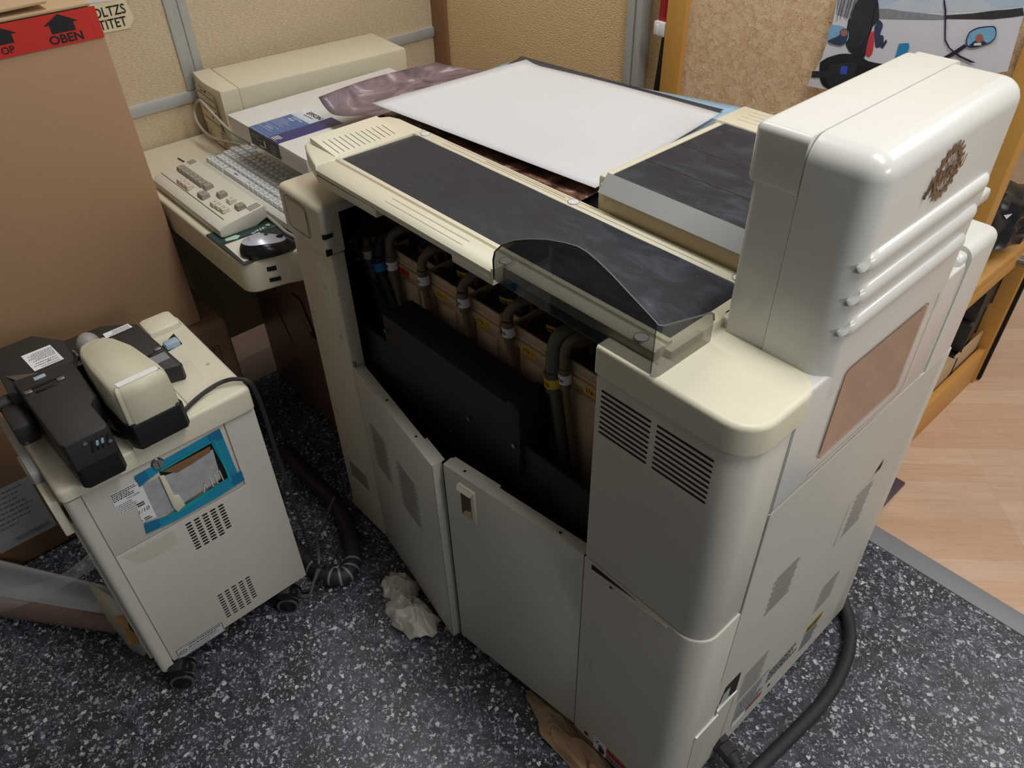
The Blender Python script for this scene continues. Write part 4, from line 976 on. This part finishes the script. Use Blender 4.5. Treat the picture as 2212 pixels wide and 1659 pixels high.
zk = lambda y: .834 + (y - .57) * .126
keys(KP, [(x, .600, zk(.60)) for x in (-1.905, -1.882, -1.859, -1.836, -1.813, -1.790)] + [(-1.765, .602, zk(.6)), (-1.700, .606, zk(.606)), (-1.613, .608, zk(.608))], .0215, .022, .010, 'grey_key')
keys(KP, [(-1.735, .576, zk(.576))], .030, .022, .010, 'grey_key')
keys(KP, [(x, .572, zk(.572)) for x in (-1.848, -1.826, -1.804)], .0205, .020, .009, 'pink_key')
keys(KP, [(-1.675, .576, zk(.576)), (-1.653, .577, zk(.576)), (-1.631, .578, zk(.578)), (-1.656, .608, zk(.608))], .0205, .020, .009, 'cream_key')

KB = thing('keyboard', 'white computer keyboard lying partly under the paper box', 'keyboard', (-1.7, .73, .80))
b = MB(); b.prism([(.660, .806), (.662, .818), (.668, .822), (.680, .824), (.815, .838), (.822, .835), (.822, .802), (.67, .802)], 'x', -1.948, -1.455, .003)
b.build('keyboard_body', 'kb_body', KB)
zk = lambda y: .824 + (y - .68) * .104
L1 = []
for r_, y in enumerate((.688, .7105, .733, .7555, .778, .8005)):
    x = -1.936 + (.0 if r_ < 1 else .006 * ((r_ * 2) % 3))
    while x < -1.465:
        if not (r_ == 0 and -1.85 < x < -1.735) and not (r_ == 1 and -1.60 < x < -1.56): L1.append((x, y, zk(y)))
        x += .0232
keys(KB, L1[:98], .0215, .0205, .009, 'white_key')
keys(KB, [(-1.793, .688, zk(.688))], .112, .0205, .009, 'white_key'); keys(KB, [(-1.580, .7105, zk(.7105))], .044, .0205, .009, 'white_key')
b = MB(); b.tube([(-1.93, .79, .83), (-1.96, .78, .834), (-2.03, .74, .845), (-2.09, .735, .87), (-2.11, .745, .90), (-2.07, .75, .93), (-2.0, .745, .92), (-1.94, .76, .88), (-1.92, .80, .84)], .0038, 8); tag(b.build('cable', 'cable_grey'), 'pale grey cable looping up in front of the computer case', 'cable')
b = MB(); b.tube([(-2.07, .65, .802), (-2.02, .655, .803), (-1.97, .675, .803), (-1.945, .70, .806)], .0016, 6); tag(b.build('cable', 'rubber'), 'thin black wire lying on the desk beside the keyboard', 'cable')

# computer case
PC = thing('computer_case', 'cream desktop computer case standing against the left wall', 'computer', (-2.05, 1.02, .80))
pr = Matrix.Translation((-1.975, .775, 0)) @ Matrix.Rotation(-.09, 4, 'Z')
b = MB(); b.box(-.197, .0, .045, .545, .812, .970, .006, rot=pr); b.build('case_cover', 'pc_cream', PC)
b = MB(); arc = [(-.20, .044)] + [(-.20 + .20 * k / 10, -.0085 * math.sin(PI * k / 10) - .004) for k in range(11)] + [(.003, .044)]
bm0 = MB(); bm0.prism(arc, 'z', .803, .971, .004); b.add([pr @ Vector(v) for v in bm0.v], bm0.f); b.build('front_bezel', 'pc_cream', PC)
fx = Frame(pr @ Vector((0, -.0128, 0)), pr.to_3x3() @ Vector((1, 0, 0)), (0, 0, 1), .0014)
b = MB(); b.rect(fx, -.168, -.032, .850, .951, 0); b.rect(fx, -.160, -.038, .857, .944, 1, .0006)
for z in (.936, .916, .893, .870): b.rect(fx, -.160, -.038, z - .0008, z + .0008, 2, .0012)
for u, z in ((-.10, .946), (-.085, .882), (-.052, .902), (-.12, .902)): b.rect(fx, u, u + .012, z, z + .004, 2, .0014)
b.rect(fx, -.135, -.12, .940, .946, 3, .0015)
b.build('drive_bays', ['control_cream', 'control_cream', 'slot_dark', 'tan_tape'], PC)
b = MB()
for u, r_ in ((-.155, .009), (-.132, .007)): b.ring(fx, u, .824, r_ - .0014, r_, 0, .0008, 20, .8)
b.disc(fx, -.112, .822, .002, 1, .0008); b.disc(fx, -.095, .819, .002, 1, .0008)
for k in range(6): b.slot(fx, -.050, -.026, .812 + k * .008, .0026, 1, .0008)
b.build('button_panel', ['seam', 'slot_dark'], PC)
b = MB()
for u in (-.17, -.03):
    for y in (.06, .48): b.cyl(pr @ Vector((u, y, .80)), pr @ Vector((u, y, .813)), .010, 14)
b.build('case_foot', 'rubber', PC)

# boxed photo paper
EB = thing('paper_box', 'flat white box of photo paper with a blue sleeve lettered EPSON', 'paper box', (-1.69, .97, .905))
b = MB(); b.box(-1.868, -1.498, .735, 1.215, .9055, .949, .002); b.box(-1.870, -1.496, .733, 1.217, .922, .951, .0015); b.build('carton', 'box_white', EB)
ft = FR_TOP(.9512, .0003); fr = Frame((0, .7328, 0), (1, 0, 0), (0, 0, 1), .0004); b = MB()
x0, x1 = -1.758, -1.618; xm = -1.668
b.rect(ft, x0, x1, .733, .905, 0); b.rect(ft, xm, x1, .733, .905, 1, .0002)
for k in range(8): b.rect(ft, x0 + .0, xm, .845 + k * .0075, .905, 3 + min(k, 4) if False else (3 if k > 2 else (4 if k < 1 else 5)), .0002 + .00004 * k)
b.rect(fr, x0, x1, .912, .951, 2); b.rect(fr, x0, x1 , .9485, .951, 0, .0002)
b.text('EPSON', ft, -1.703, .880, .020, 6, .0010, .012, sx=1.0); b.fine_print(ft, -1.73, -1.68, .862, .870, 1, 6, .0010, 61, .3)
b.text('Cold Press', ft, -1.712, .838, .0105, 7, .0010, .01); b.text('Bright', ft, -1.722, .826, .0105, 7, .0010, .01)
b.fine_print(ft, -1.752, -1.69, .785, .818, 7, 7, .0010, 62, .18)
for a_ in ((-1.752, -1.690, .756, .7572), (-1.752, -1.690, .7745, .7757)): b.rect(ft, *a_, 8, .0010)
b.text('PAPIER', ft, -1.717, .766, .011, 8, .0010); b.fine_print(ft, -1.66, -1.632, .737, .757, 4, 7, .0010, 63, .6)
b.fine_print(fr, -1.75, -1.70, .93, .945, 3, 8, .0006, 64, .25); b.rect(fr, -1.69, -1.683, .92, .938, 8, .0006); b.rect(fr, -1.715, -1.695, .917, .921, 7, .0006); b.fine_print(fr, -1.66, -1.63, .915, .94, 4, 8, .0006, 65, .2)
for k in range(14): b.rect(ft, x0 + .002 + k * .0097, x0 + .002 + k * .0097 + .004, .7335, .7348, 7, .0012)
b.build('sleeve', ['sleeve_blue', 'sleeve_navy', 'pad_dark', 'paper_white', 'poster_sky', 'poster_mount', 'ink', 'paper_white', 'poster_mount'], EB, label='blue printed sleeve lettered EPSON Cold Press Bright')

# large prints and sheets heaped on the machine
def sheet(name, c, mat, label, fn=None, nu=24, nv=18, cat='paper sheet', group=None):
    A, B, C_, D = [Vector(p) for p in c]
    def f(u, v):
        p = A.lerp(B, u).lerp(D.lerp(C_, u), v); return p + Vector((0, 0, fn(u, v))) if fn else p
    b = MB(); b.grid(f, nu, nv); o = b.build(name, mat, angle=80, solid=.0006); tag(o, label, cat, group); return o
# corner order: near-left, near-right, far-right, far-left
sheet('paper_sheet', ((-1.400, .858, 1.0665), (-.806, .902, 1.0655), (-.857, 1.317, 1.0655), (-1.350, 1.252, 1.066)), 'paper_white', 'big blank white paper sheet on top of the heap on the machine', lambda u, v: .004 * math.sin(u * 3) * v + .003 * v * (1 - u) - .0 + .008 * max(0, .06 - u) / .06 * v)
sheet('paper_sheet', ((-1.405, .875, 1.0615), (-.90, .92, 1.0600), (-.900, 1.26, 1.0600), (-1.380, 1.232, 1.0615)), 'print_white_back', 'second blank sheet just showing at the far left edge under the top white sheet', lambda u, v: .004 * v * (1 - u))
sheet('photo_print', ((-1.30, .90, 1.055), (-.852, .98, 1.0545), (-.880, 1.362, 1.0545), (-1.418, 1.300, 1.056)), 'print_navy', 'dark navy print showing along the far edge of the paper heap', lambda u, v: .018 * max(0, v - .75) * max(0, .5 - u) + .001)
sheet('photo_print', ((-1.395, .90, 1.0505), (-.840, 1.0, 1.0500), (-.868, 1.412, 1.0500), (-1.425, 1.262, 1.0515)), 'print_blue', 'pale blue print sticking out at the far right corner of the paper heap')
sheet('photo_print', ((-1.46, .868, 1.046), (-.818, .862, 1.045), (-.83, 1.15, 1.045), (-1.46, 1.15, 1.046)), 'print_rock', 'dark brown rock photo print showing along the near edge under the white sheets', lambda u, v: -.045 * max(0, .12 - u) / .12)
sheet('photo_print', ((-1.645, .868, .985), (-1.36, .870, 1.036), (-1.34, 1.270, 1.040), (-1.640, 1.212, 1.015)), 'print_cloud', 'grey-pink cloud photo print drooping off the left of the paper heap', lambda u, v: .030 * max(0, (.20 - u) / .20) ** 2 * (1 - .8 * v) - .006 * math.sin(u * 6) * (1 - v) + .006 * math.sin(v * 4) * (1 - u))
sheet('photo_print', ((-1.500, .838, .990), (-1.36, .862, 1.030), (-1.36, 1.02, 1.034), (-1.53, .95, .978)), 'print_rock', 'brown rock print under the curled cloud print beside the blue sleeve', lambda u, v: -.012 * math.sin(u * PI))
b = MB(); b.box(-1.36, -.775, .99, 1.27, 1.03, 1.043, .004); b.build('top_tray', 'cream_panel', PP)

# ================================================================== ROOM
def st(b, name, mats, **k): return struct(b.build(name, mats, **k))
b = MB(); b.box(-5, 5, -4, 1.575, -.05, 0); b.build
b = MB(); b.box(-2.09, 4, -3, 1.552, -.06, 0); st(b, 'floor', 'vinyl')
b = MB(); b.box(-6, -2.09, -3, 5, -.06, -.001); b.box(-2.09, 4, 1.60, 5, -.06, -.001); st(b, 'floor', 'laminate')
b = MB(); b.box(-2.09, 4, 1.545, 1.605, -.06, .004, .002); st(b, 'trim_1', 'strip_grey')
# left partition screen
b = MB(); b.box(-2.235, -2.200, -2.5, 1.66, .12, .888); b.box(-2.235, -2.200, -2.5, .772, .916, 2.3); b.box(-2.235, -2.200, .828, 1.66, .916, 2.3); st(b, 'wall_left', 'fabric')
b = MB(); b.box(-2.24, -2.192, -2.5, 1.64, .887, .917, .002); st(b, 'trim_2', 'alu_paint')
b = MB(); b.box(-2.24, -2.192, .770, .790, .918, 2.3, .002); b.box(-2.24, -2.196, .790, .806, .918, 2.3, .001); b.box(-2.24, -2.192, .806, .829, .918, 2.3, .002); st(b, 'trim_3', 'alu_paint')
# back wall
b = MB(); b.box(-2.13, -1.36, 1.630, 1.66, 0, 2.3); st(b, 'wall_back', 'wallpaper')
b = MB(); b.box(-2.20, -2.128, 1.618, 1.66, 0, 2.3, .002); st(b, 'trim_4', 'wood_brown')
b = MB(); b.box(-1.368, -1.345, 1.615, 1.66, 0, 2.3, .002); b.box(-1.345, -1.338, 1.621, 1.66, 0, 2.3); b.box(-1.338, -1.318, 1.615, 1.66, 0, 2.3, .002); st(b, 'trim_5', 'alu_paint')
b = MB(); b.box(-1.318, -.95, 1.655, 1.68, 0, 2.3); st(b, 'wall_back', 'wallpaper')
b = MB(); b.box(-1.2, 4, 4.9, 5.0, 0, 2.4); st(b, 'wall_far', 'fabric')

# handwritten sign on the left partition
fw = Frame((-2.2, 0, 0), (0, 1, 0), (0, 0, 1), .002); b = MB()
b.poly(fw, [(.54, 1.178), (.682, 1.166), (.690, 1.120), (.672, 1.100), (.54, 1.104)])
b.text('STOLTZS', fw, .622, 1.147, .031, 1, .0006, .016, sx=.86); b.text('IDENTITET', fw, .606, 1.119, .031, 1, .0006, .016, sx=.86)
o = b.build('wall_sign', ['sign_paper', 'ink']); tag(o, 'hand-lettered paper sign on the left partition above the cardboard box', 'sign')
b = MB(); b.poly(fw, [(.54, 1.215), (.655, 1.205), (.652, 1.168), (.60, 1.172), (.54, 1.176)], 0, .001); tag(b.build('paper_note', 'paper_white'), 'small white note stuck above the hand-lettered sign', 'note')

# cork board with wooden frame
CB = thing('cork_board', 'large cork notice board in an orange wood frame behind the machine', 'notice board', (-.83, 1.62, 0))
b = MB(); b.box(-1.17, -.44, 1.603, 1.625, .62, 2.0); b.build('cork_panel', 'cork', CB)
b = MB(); b.box(-1.224, -1.168, 1.590, 1.635, .0, 2.0, .003); b.build('frame_post', 'wood_frame', CB)
b = MB(); b.box(-.452, -.398, 1.590, 1.635, .0, 2.0, .003); b.build('frame_post', 'wood_frame', CB)
b = MB(); b.box(-1.168, -.452, 1.592, 1.632, .58, .63, .003); b.build('frame_rail', 'wood_frame', CB)
b = MB(); b.box(-.46, -.385, 1.52, 1.80, .0, .012, .002); b.box(-1.24, -1.165, 1.52, 1.80, 0, .012, .002); b.build('board_foot', 'foot_purple', CB)
POLY = {
'sheet':[(-0.805, 1.262), (-0.804, 1.234), (-0.803, 1.188), (-0.809, 1.123), (-0.828, 1.061), (-0.76, 1.065), (-0.653, 1.09), (-0.459, 1.175), (-0.467, 1.266), (-0.471, 1.313)],
'sky':[(-0.805, 1.262), (-0.804, 1.234), (-0.804, 1.228), (-0.718, 1.234), (-0.661, 1.247), (-0.605, 1.251), (-0.57, 1.259), (-0.519, 1.265), (-0.471, 1.279), (-0.471, 1.313)],
'mount':[(-0.714, 1.236), (-0.674, 1.257), (-0.635, 1.257), (-0.613, 1.276), (-0.579, 1.285), (-0.545, 1.28), (-0.521, 1.271), (-0.504, 1.268), (-0.569, 1.254), (-0.658, 1.237)],
'trees_left':[(-0.804, 1.234), (-0.805, 1.262), (-0.766, 1.268), (-0.761, 1.23), (-0.765, 1.205), (-0.8, 1.208)],
'trees_mid':[(-0.718, 1.233), (-0.698, 1.236), (-0.668, 1.237), (-0.63, 1.24), (-0.592, 1.243), (-0.59, 1.237), (-0.608, 1.233), (-0.673, 1.222), (-0.713, 1.216)],
'trees_right':[(-0.591, 1.244), (-0.55, 1.254), (-0.518, 1.264), (-0.495, 1.27), (-0.472, 1.277), (-0.466, 1.266), (-0.483, 1.26), (-0.514, 1.251), (-0.589, 1.238)],
'rider':[(-0.762, 1.241), (-0.747, 1.26), (-0.724, 1.247), (-0.716, 1.23), (-0.712, 1.213), (-0.728, 1.197), (-0.766, 1.207)],
'rider_legs':[(-0.766, 1.207), (-0.715, 1.21), (-0.72, 1.2), (-0.719, 1.158), (-0.724, 1.139), (-0.753, 1.147), (-0.767, 1.164), (-0.771, 1.196)],
'helmet_sled':[(-0.716, 1.201), (-0.712, 1.214), (-0.701, 1.207), (-0.701, 1.19), (-0.694, 1.188), (-0.691, 1.173), (-0.702, 1.165), (-0.708, 1.176)],
'ski':[(-0.694, 1.167), (-0.687, 1.184), (-0.684, 1.179), (-0.689, 1.166)],
'red_bag':[(-0.721, 1.187), (-0.714, 1.195), (-0.708, 1.168), (-0.707, 1.151), (-0.715, 1.146), (-0.72, 1.154)],
'dash':[(-0.81, 1.114), (-0.798, 1.125), (-0.767, 1.14), (-0.73, 1.144), (-0.711, 1.138), (-0.677, 1.14), (-0.661, 1.149), (-0.639, 1.144), (-0.663, 1.123), (-0.754, 1.069), (-0.775, 1.066), (-0.799, 1.077)],
'dash_panel':[(-0.784, 1.116), (-0.737, 1.13), (-0.731, 1.124), (-0.733, 1.076), (-0.759, 1.07), (-0.785, 1.078)],
'arm':[(-0.823, 1.093), (-0.784, 1.102), (-0.781, 1.09), (-0.822, 1.08)],
'screen':[(-0.763, 1.117), (-0.749, 1.119), (-0.747, 1.104), (-0.761, 1.101)],
'gauge':[(-0.674, 1.13), (-0.67, 1.143), (-0.659, 1.149), (-0.645, 1.147), (-0.639, 1.142), (-0.663, 1.123)],
'roll':[(-0.66, 1.181), (-0.643, 1.186), (-0.639, 1.179), (-0.64, 1.165), (-0.64, 1.148), (-0.661, 1.149), (-0.66, 1.163)],
'mirror_l':[(-0.804, 1.188), (-0.788, 1.19), (-0.771, 1.187), (-0.763, 1.178), (-0.763, 1.165), (-0.773, 1.155), (-0.787, 1.154), (-0.804, 1.157)],
'man_l':[(-0.783, 1.18), (-0.778, 1.186), (-0.768, 1.185), (-0.764, 1.174), (-0.765, 1.166), (-0.763, 1.165), (-0.773, 1.155), (-0.787, 1.154), (-0.804, 1.157), (-0.783, 1.172)],
'man_l_face':[(-0.781, 1.181), (-0.775, 1.186), (-0.768, 1.183), (-0.767, 1.176), (-0.774, 1.172), (-0.779, 1.175)],
'wind_l':[(-0.726, 1.247), (-0.722, 1.248), (-0.725, 1.229), (-0.722, 1.192), (-0.73, 1.166), (-0.753, 1.147), (-0.756, 1.148), (-0.733, 1.168), (-0.726, 1.193), (-0.728, 1.23)],
'wind_r':[(-0.604, 1.267), (-0.601, 1.268), (-0.593, 1.252), (-0.578, 1.205), (-0.566, 1.193), (-0.544, 1.184), (-0.514, 1.178), (-0.523, 1.176), (-0.547, 1.181), (-0.569, 1.192), (-0.58, 1.203), (-0.596, 1.251)],
'stalk':[(-0.575, 1.173), (-0.557, 1.19), (-0.544, 1.204), (-0.538, 1.201), (-0.552, 1.185), (-0.563, 1.175)],
'mir_frame':[(-0.544, 1.214), (-0.543, 1.224), (-0.532, 1.234), (-0.515, 1.24), (-0.504, 1.241), (-0.498, 1.232), (-0.498, 1.22), (-0.508, 1.211), (-0.528, 1.201), (-0.539, 1.202)],
'mir_glass':[(-0.542, 1.214), (-0.541, 1.223), (-0.531, 1.232), (-0.515, 1.238), (-0.505, 1.239), (-0.499, 1.231), (-0.5, 1.22), (-0.509, 1.212), (-0.528, 1.203), (-0.538, 1.204)],
'man_body':[(-0.536, 1.202), (-0.531, 1.21), (-0.521, 1.217), (-0.507, 1.213), (-0.51, 1.211), (-0.528, 1.203)],
'man_face':[(-0.529, 1.218), (-0.528, 1.223), (-0.523, 1.226), (-0.518, 1.223), (-0.515, 1.217), (-0.519, 1.212), (-0.525, 1.212)],
'camera':[(-0.528, 1.209), (-0.517, 1.212), (-0.515, 1.208), (-0.527, 1.205)],
'shade':[(-0.711, 1.138), (-0.707, 1.161), (-0.624, 1.163), (-0.559, 1.173), (-0.573, 1.159), (-0.637, 1.141), (-0.677, 1.139)],

}
order = [('sheet', 'poster_snow'), ('sky', 'poster_sky'), ('mount', 'poster_mount'), ('trees_left', 'poster_treegrey'), ('trees_mid', 'poster_treegrey'), ('trees_right', 'poster_trees'), ('shade', 'poster_snow'), ('helmet_sled', 'poster_navy'), ('ski', 'poster_panel'), ('rider_legs', 'poster_dark'), ('rider', 'poster_green'), ('red_bag', 'poster_red'), ('roll', 'poster_blueroll'), ('dash', 'poster_dark'), ('arm', 'poster_panel'), ('gauge', 'poster_panel'), ('dash_panel', 'poster_panel'), ('screen', 'poster_screen'), ('mirror_l', 'poster_skyblue'), ('man_l', 'poster_navy'), ('man_l_face', 'poster_skin'), ('wind_l', 'poster_purple'), ('wind_r', 'poster_purple'), ('stalk', 'poster_purple'), ('mir_frame', 'poster_purple'), ('mir_glass', 'poster_skyblue'), ('man_body', 'poster_navy'), ('man_face', 'poster_skin'), ('camera', 'buckle')]
b = MB(); fpst = Frame((0, 1.585, 0), (1, 0, 0), (0, 0, 1), 0); mats = []
for i, (k, m_) in enumerate(order):
    if m_ not in mats: mats.append(m_)
    P = POLY[k]
    if k not in ('sheet', 'sky', 'roll', 'screen', 'trees_mid', 'trees_right', 'trees_left', 'camera', 'arm', 'stalk', 'wind_l', 'wind_r', 'ski'): P = [(v.x, v.y) for v in catmull([(x, z, 0) for x, z in P + P[:3]], 5)][5:-10]
    b.poly(fpst, P, mats.index(m_), .00010 * i)
for k in range(16):
    x = -.800 + k * .0042 + .003 * R.random(); b.line(fpst, (x, 1.196 + .01 * R.random()), (x + .004 * R.random(), 1.262), .0009, mats.index('poster_dark' if k % 3 else 'poster_snow'), .0006)
o = b.build('photo_poster', mats); tag(o, 'snowmobile photo poster of a snowy plain pinned on the cork board', 'poster')
# strap hanging between board and wall
ST = thing('strap', 'white buckle on a red and black strap hanging beside the cork board', 'strap', (-1.25, 1.60, 1.1))
b = MB(); b.box(-1.252, -1.226, 1.598, 1.602, 1.11, 1.5, .001); b.build('strap_webbing', 'red_strap', ST)
b = MB(); b.box(-1.260, -1.225, 1.590, 1.606, 1.078, 1.112, .004); b.box(-1.252, -1.244, 1.588, 1.592, 1.082, 1.106, .001); b.build('buckle', 'buckle', ST)
b = MB(); b.add([(-1.238, 1.60, 1.08), (-1.222, 1.60, 1.08), (-1.222, 1.60, .78), (-1.262, 1.60, .78)], [(0, 1, 2, 3)]); b.build('strap_tail', 'black', ST)

# cabinet at the right with open front
CA = thing('storage_cabinet', 'orange wood storage cabinet with open front at the right edge', 'cabinet', (-.7, 2.0, 0))
b = MB(); b.box(-1.0, -.425, 1.82, 2.47, .600, .628, .002); b.build('cabinet_top', 'wood_frame', CA)
b = MB(); b.box(-1.0, -.45, 2.385, 2.412, 0, .600, .002); b.build('cabinet_side', 'wood_frame', CA)
b = MB(); b.box(-1.0, -.445, 2.422, 2.447, 0, .600, .002); b.build('cabinet_side', 'wood_frame', CA)
b = MB(); b.box(-.462, -.44, 2.410, 2.424, .005, .60); b.build('edge_strip', 'dark', CA)
b = MB(); b.box(-1.0, -.47, 1.82, 2.385, .07, .09, .002); b.box(-.475, -.455, 1.82, 2.385, .0, .135, .002); b.build('base_board', 'wood_frame', CA)
b = MB(); b.box(-1.0, -.985, 1.82, 2.4, .09, .60); b.build('back_panel', 'wood_brown', CA)
b = MB(); b.box(-.445, -.425, 1.82, 2.44, .560, .600, .002); b.build('front_rail', 'wood_frame', CA)
b = MB(); b.cyl((-.425, 2.12, .582), (-.40, 2.12, .582), .013, 20); b.cyl((-.40, 2.12, .582), (-.393, 2.12, .582), .017, 20); b.build('knob', 'steel', CA)
def folder(name, x, y, z, w, d, h, rz, label, grp=None):
    m = Matrix.Translation((x, y, z)) @ Matrix.Rotation(rz, 4, 'Z'); b = MB()
    b.box(-w / 2, w / 2, -d / 2, d / 2, 0, h, .003, rot=m); b.box(-w / 2 - .004, w / 2 + .004, -d / 2 - .003, -d / 2 + .0, -.0, h + .002, .001, rot=m); b.box(-w / 2 - .004, w / 2 + .004, d / 2, d / 2 + .003, 0, h + .002, .001, rot=m)
    o = b.build(name, 'black_plastic'); tag(o, label, 'folder', grp); return o
for i, (y, z, lab) in enumerate(((2.335, .500, 'topmost'), (2.31, .40, 'second from top'), (2.29, .30, 'third from top'), (2.265, .20, 'lowest'))):
    folder('binder', -.60, y - .02, .092 + (.0 if i == 3 else .105 * (3 - i)), .22, .13, .095, .05 * i, 'black box file in the open cabinet, %s of its stack' % lab, 'black box files in the cabinet')
b = MB(); b.box(-.66, -.478, 1.98, 2.17, .091, .20, .003); o = b.build('cardboard_box', 'cardboard_light'); tag(o, 'small torn cardboard box low in the open cabinet', 'cardboard box')
b = MB(); b.blob((-.53, 2.07, .215), (.05, .07, .02), 5, .5, 4, 3); tag(b.build('rag', 'tissue'), 'pale torn rag on the small box in the cabinet', 'rag')
b = MB(); b.box(-.486, -.480, 2.18, 2.37, .091, .20, .001, rot=None); tag(b.build('cardboard_box', 'cardboard_light'), 'flat cardboard box standing at the far end low in the cabinet', 'cardboard box')
b = MB(); b.blob((-.52, 2.02, .705), (.11, .17, .095), 11, .42, 1.1, 4, flat=.63); tag(b.build('plastic_bag', 'bag_black', angle=16), 'crumpled black plastic bag on the cabinet top at the right edge', 'plastic bag')
b = MB(); b.box(-.95, -.62, 2.05, 2.42, .629, .98, .004); tag(b.build('cardboard_box', 'cardboard'), 'brown cardboard box behind the black plastic bag', 'cardboard box')

# crumpled paper on the floor
def crumple(name, c, rx, ry, h, seed, mat, label, cat, n=44, rot=0):
    """a wad of creased paper: ridged folds pulled in towards the middle"""
    V = []; m = Matrix.Translation(c) @ Matrix.Rotation(rot, 4, 'Z')
    for j in range(n + 1):
        for i in range(n + 1):
            u, v = i / n * 2 - 1, j / n * 2 - 1; a = math.atan2(v, u); rad = max(abs(u), abs(v))
            rr = rad * (1 - .30 * abs(noise.noise(Vector((math.cos(a) * 1.7 + seed, math.sin(a) * 1.7, seed)))))
            p = Vector((math.cos(a) * rr, math.sin(a) * rr, 0)); q = p * 1.5 + Vector((seed, seed * .37, 0))
            fold = abs(noise.noise(q)) * 1.1 + .42 * abs(noise.noise(q * 2.3)) + .10 * abs(noise.noise(q * 5.1))
            z = h * (1.0 - fold * .95) * max(0, 1 - rad ** 2.6) + .003 + h * .35 * max(0, noise.noise(q * 1.1 + Vector((4, 4, 4)))) * rad
            p += Vector((noise.noise(q * 1.6 + Vector((7, 0, 1))), noise.noise(q * 1.6 + Vector((0, 9, 2))), 0)) * .20
            V.append(m @ Vector((p.x * rx, p.y * ry, max(.002, z))))
    w_ = n + 1; b = MB(); b.add(V, [(j * w_ + i, j * w_ + i + 1, (j + 1) * w_ + i + 1, (j + 1) * w_ + i) for j in range(n) for i in range(n)])
    o = b.build(name, mat, angle=14, solid=.0008); tag(o, label, cat); return o
crumple('paper_towel', (-.985, .520, 0), .080, .052, .060, 3, 'tissue', 'crumpled white paper towel on the floor under the left door', 'paper towel', rot=.1)
crumple('paper_towel', (-1.075, .548, 0), .055, .042, .06, 8, 'tissue', 'second crumpled paper towel further left under the open door', 'paper towel', rot=.5)
crumple('wrapping_paper', (-.50, .590, 0), .15, .048, .030, 5, 'brown_paper', 'crumpled brown paper on the floor under the front of the machine', 'paper', rot=-.05)

# ================================================================== LIGHT AND CAMERA
sc = bpy.context.scene
w = bpy.data.worlds.new('room_air'); sc.world = w; w.use_nodes = True
bg = w.node_tree.nodes['Background']; bg.inputs[0].default_value = (1.0, .99, .97, 1); bg.inputs[1].default_value = .10
def area(name, loc, target, sx, sy, power, col=(1, .985, .96)):
    l = bpy.data.lights.new(name, 'AREA'); l.shape = 'RECTANGLE'; l.size = sx; l.size_y = sy; l.energy = power; l.color = col
    o = bpy.data.objects.new(name, l); COL.objects.link(o); o.location = loc
    o.rotation_euler = (Vector(target) - Vector(loc)).to_track_quat('-Z', 'Y').to_euler(); return o
area('ceiling_light', (.12, .86, 2.75), (.12, .86, 0), 1.2, .40, 25)
area('ceiling_light', (3.0, 1.2, 2.5), (-.6, .9, .3), 1.4, .6, 36)
area('ceiling_light', (-1.75, .98, 2.85), (-1.75, .98, 0), 1.3, .36, 16)
area('ceiling_light', (.5, 3.3, 2.8), (.5, 3.3, 0), 1.3, .45, 27)
cd = bpy.data.cameras.new('camera'); cam = bpy.data.objects.new('camera', cd); COL.objects.link(cam)
f = 1674.1; cd.sensor_fit = 'HORIZONTAL'; cd.sensor_width = 36; cd.lens = f * 36 / 2212; cd.clip_start = .02; cd.clip_end = 60
R3 = Matrix(((0.67150057, 0.74070752, -0.0209608), (0.46534343, -0.44354074, -0.76598114), (-0.57666496, 0.5046028, -0.64252124)))   # camera axes right, down, forward
right, down, fwd = R3[0], R3[1], R3[2]
cam.matrix_world = Matrix(((right[0], -down[0], -fwd[0], 0), (right[1], -down[1], -fwd[1], 0), (right[2], -down[2], -fwd[2], 1.65), (0, 0, 0, 1)))
sc.camera = cam
sc.view_settings.view_transform = 'Standard'; sc.view_settings.look = 'None'; sc.view_settings.exposure = 0
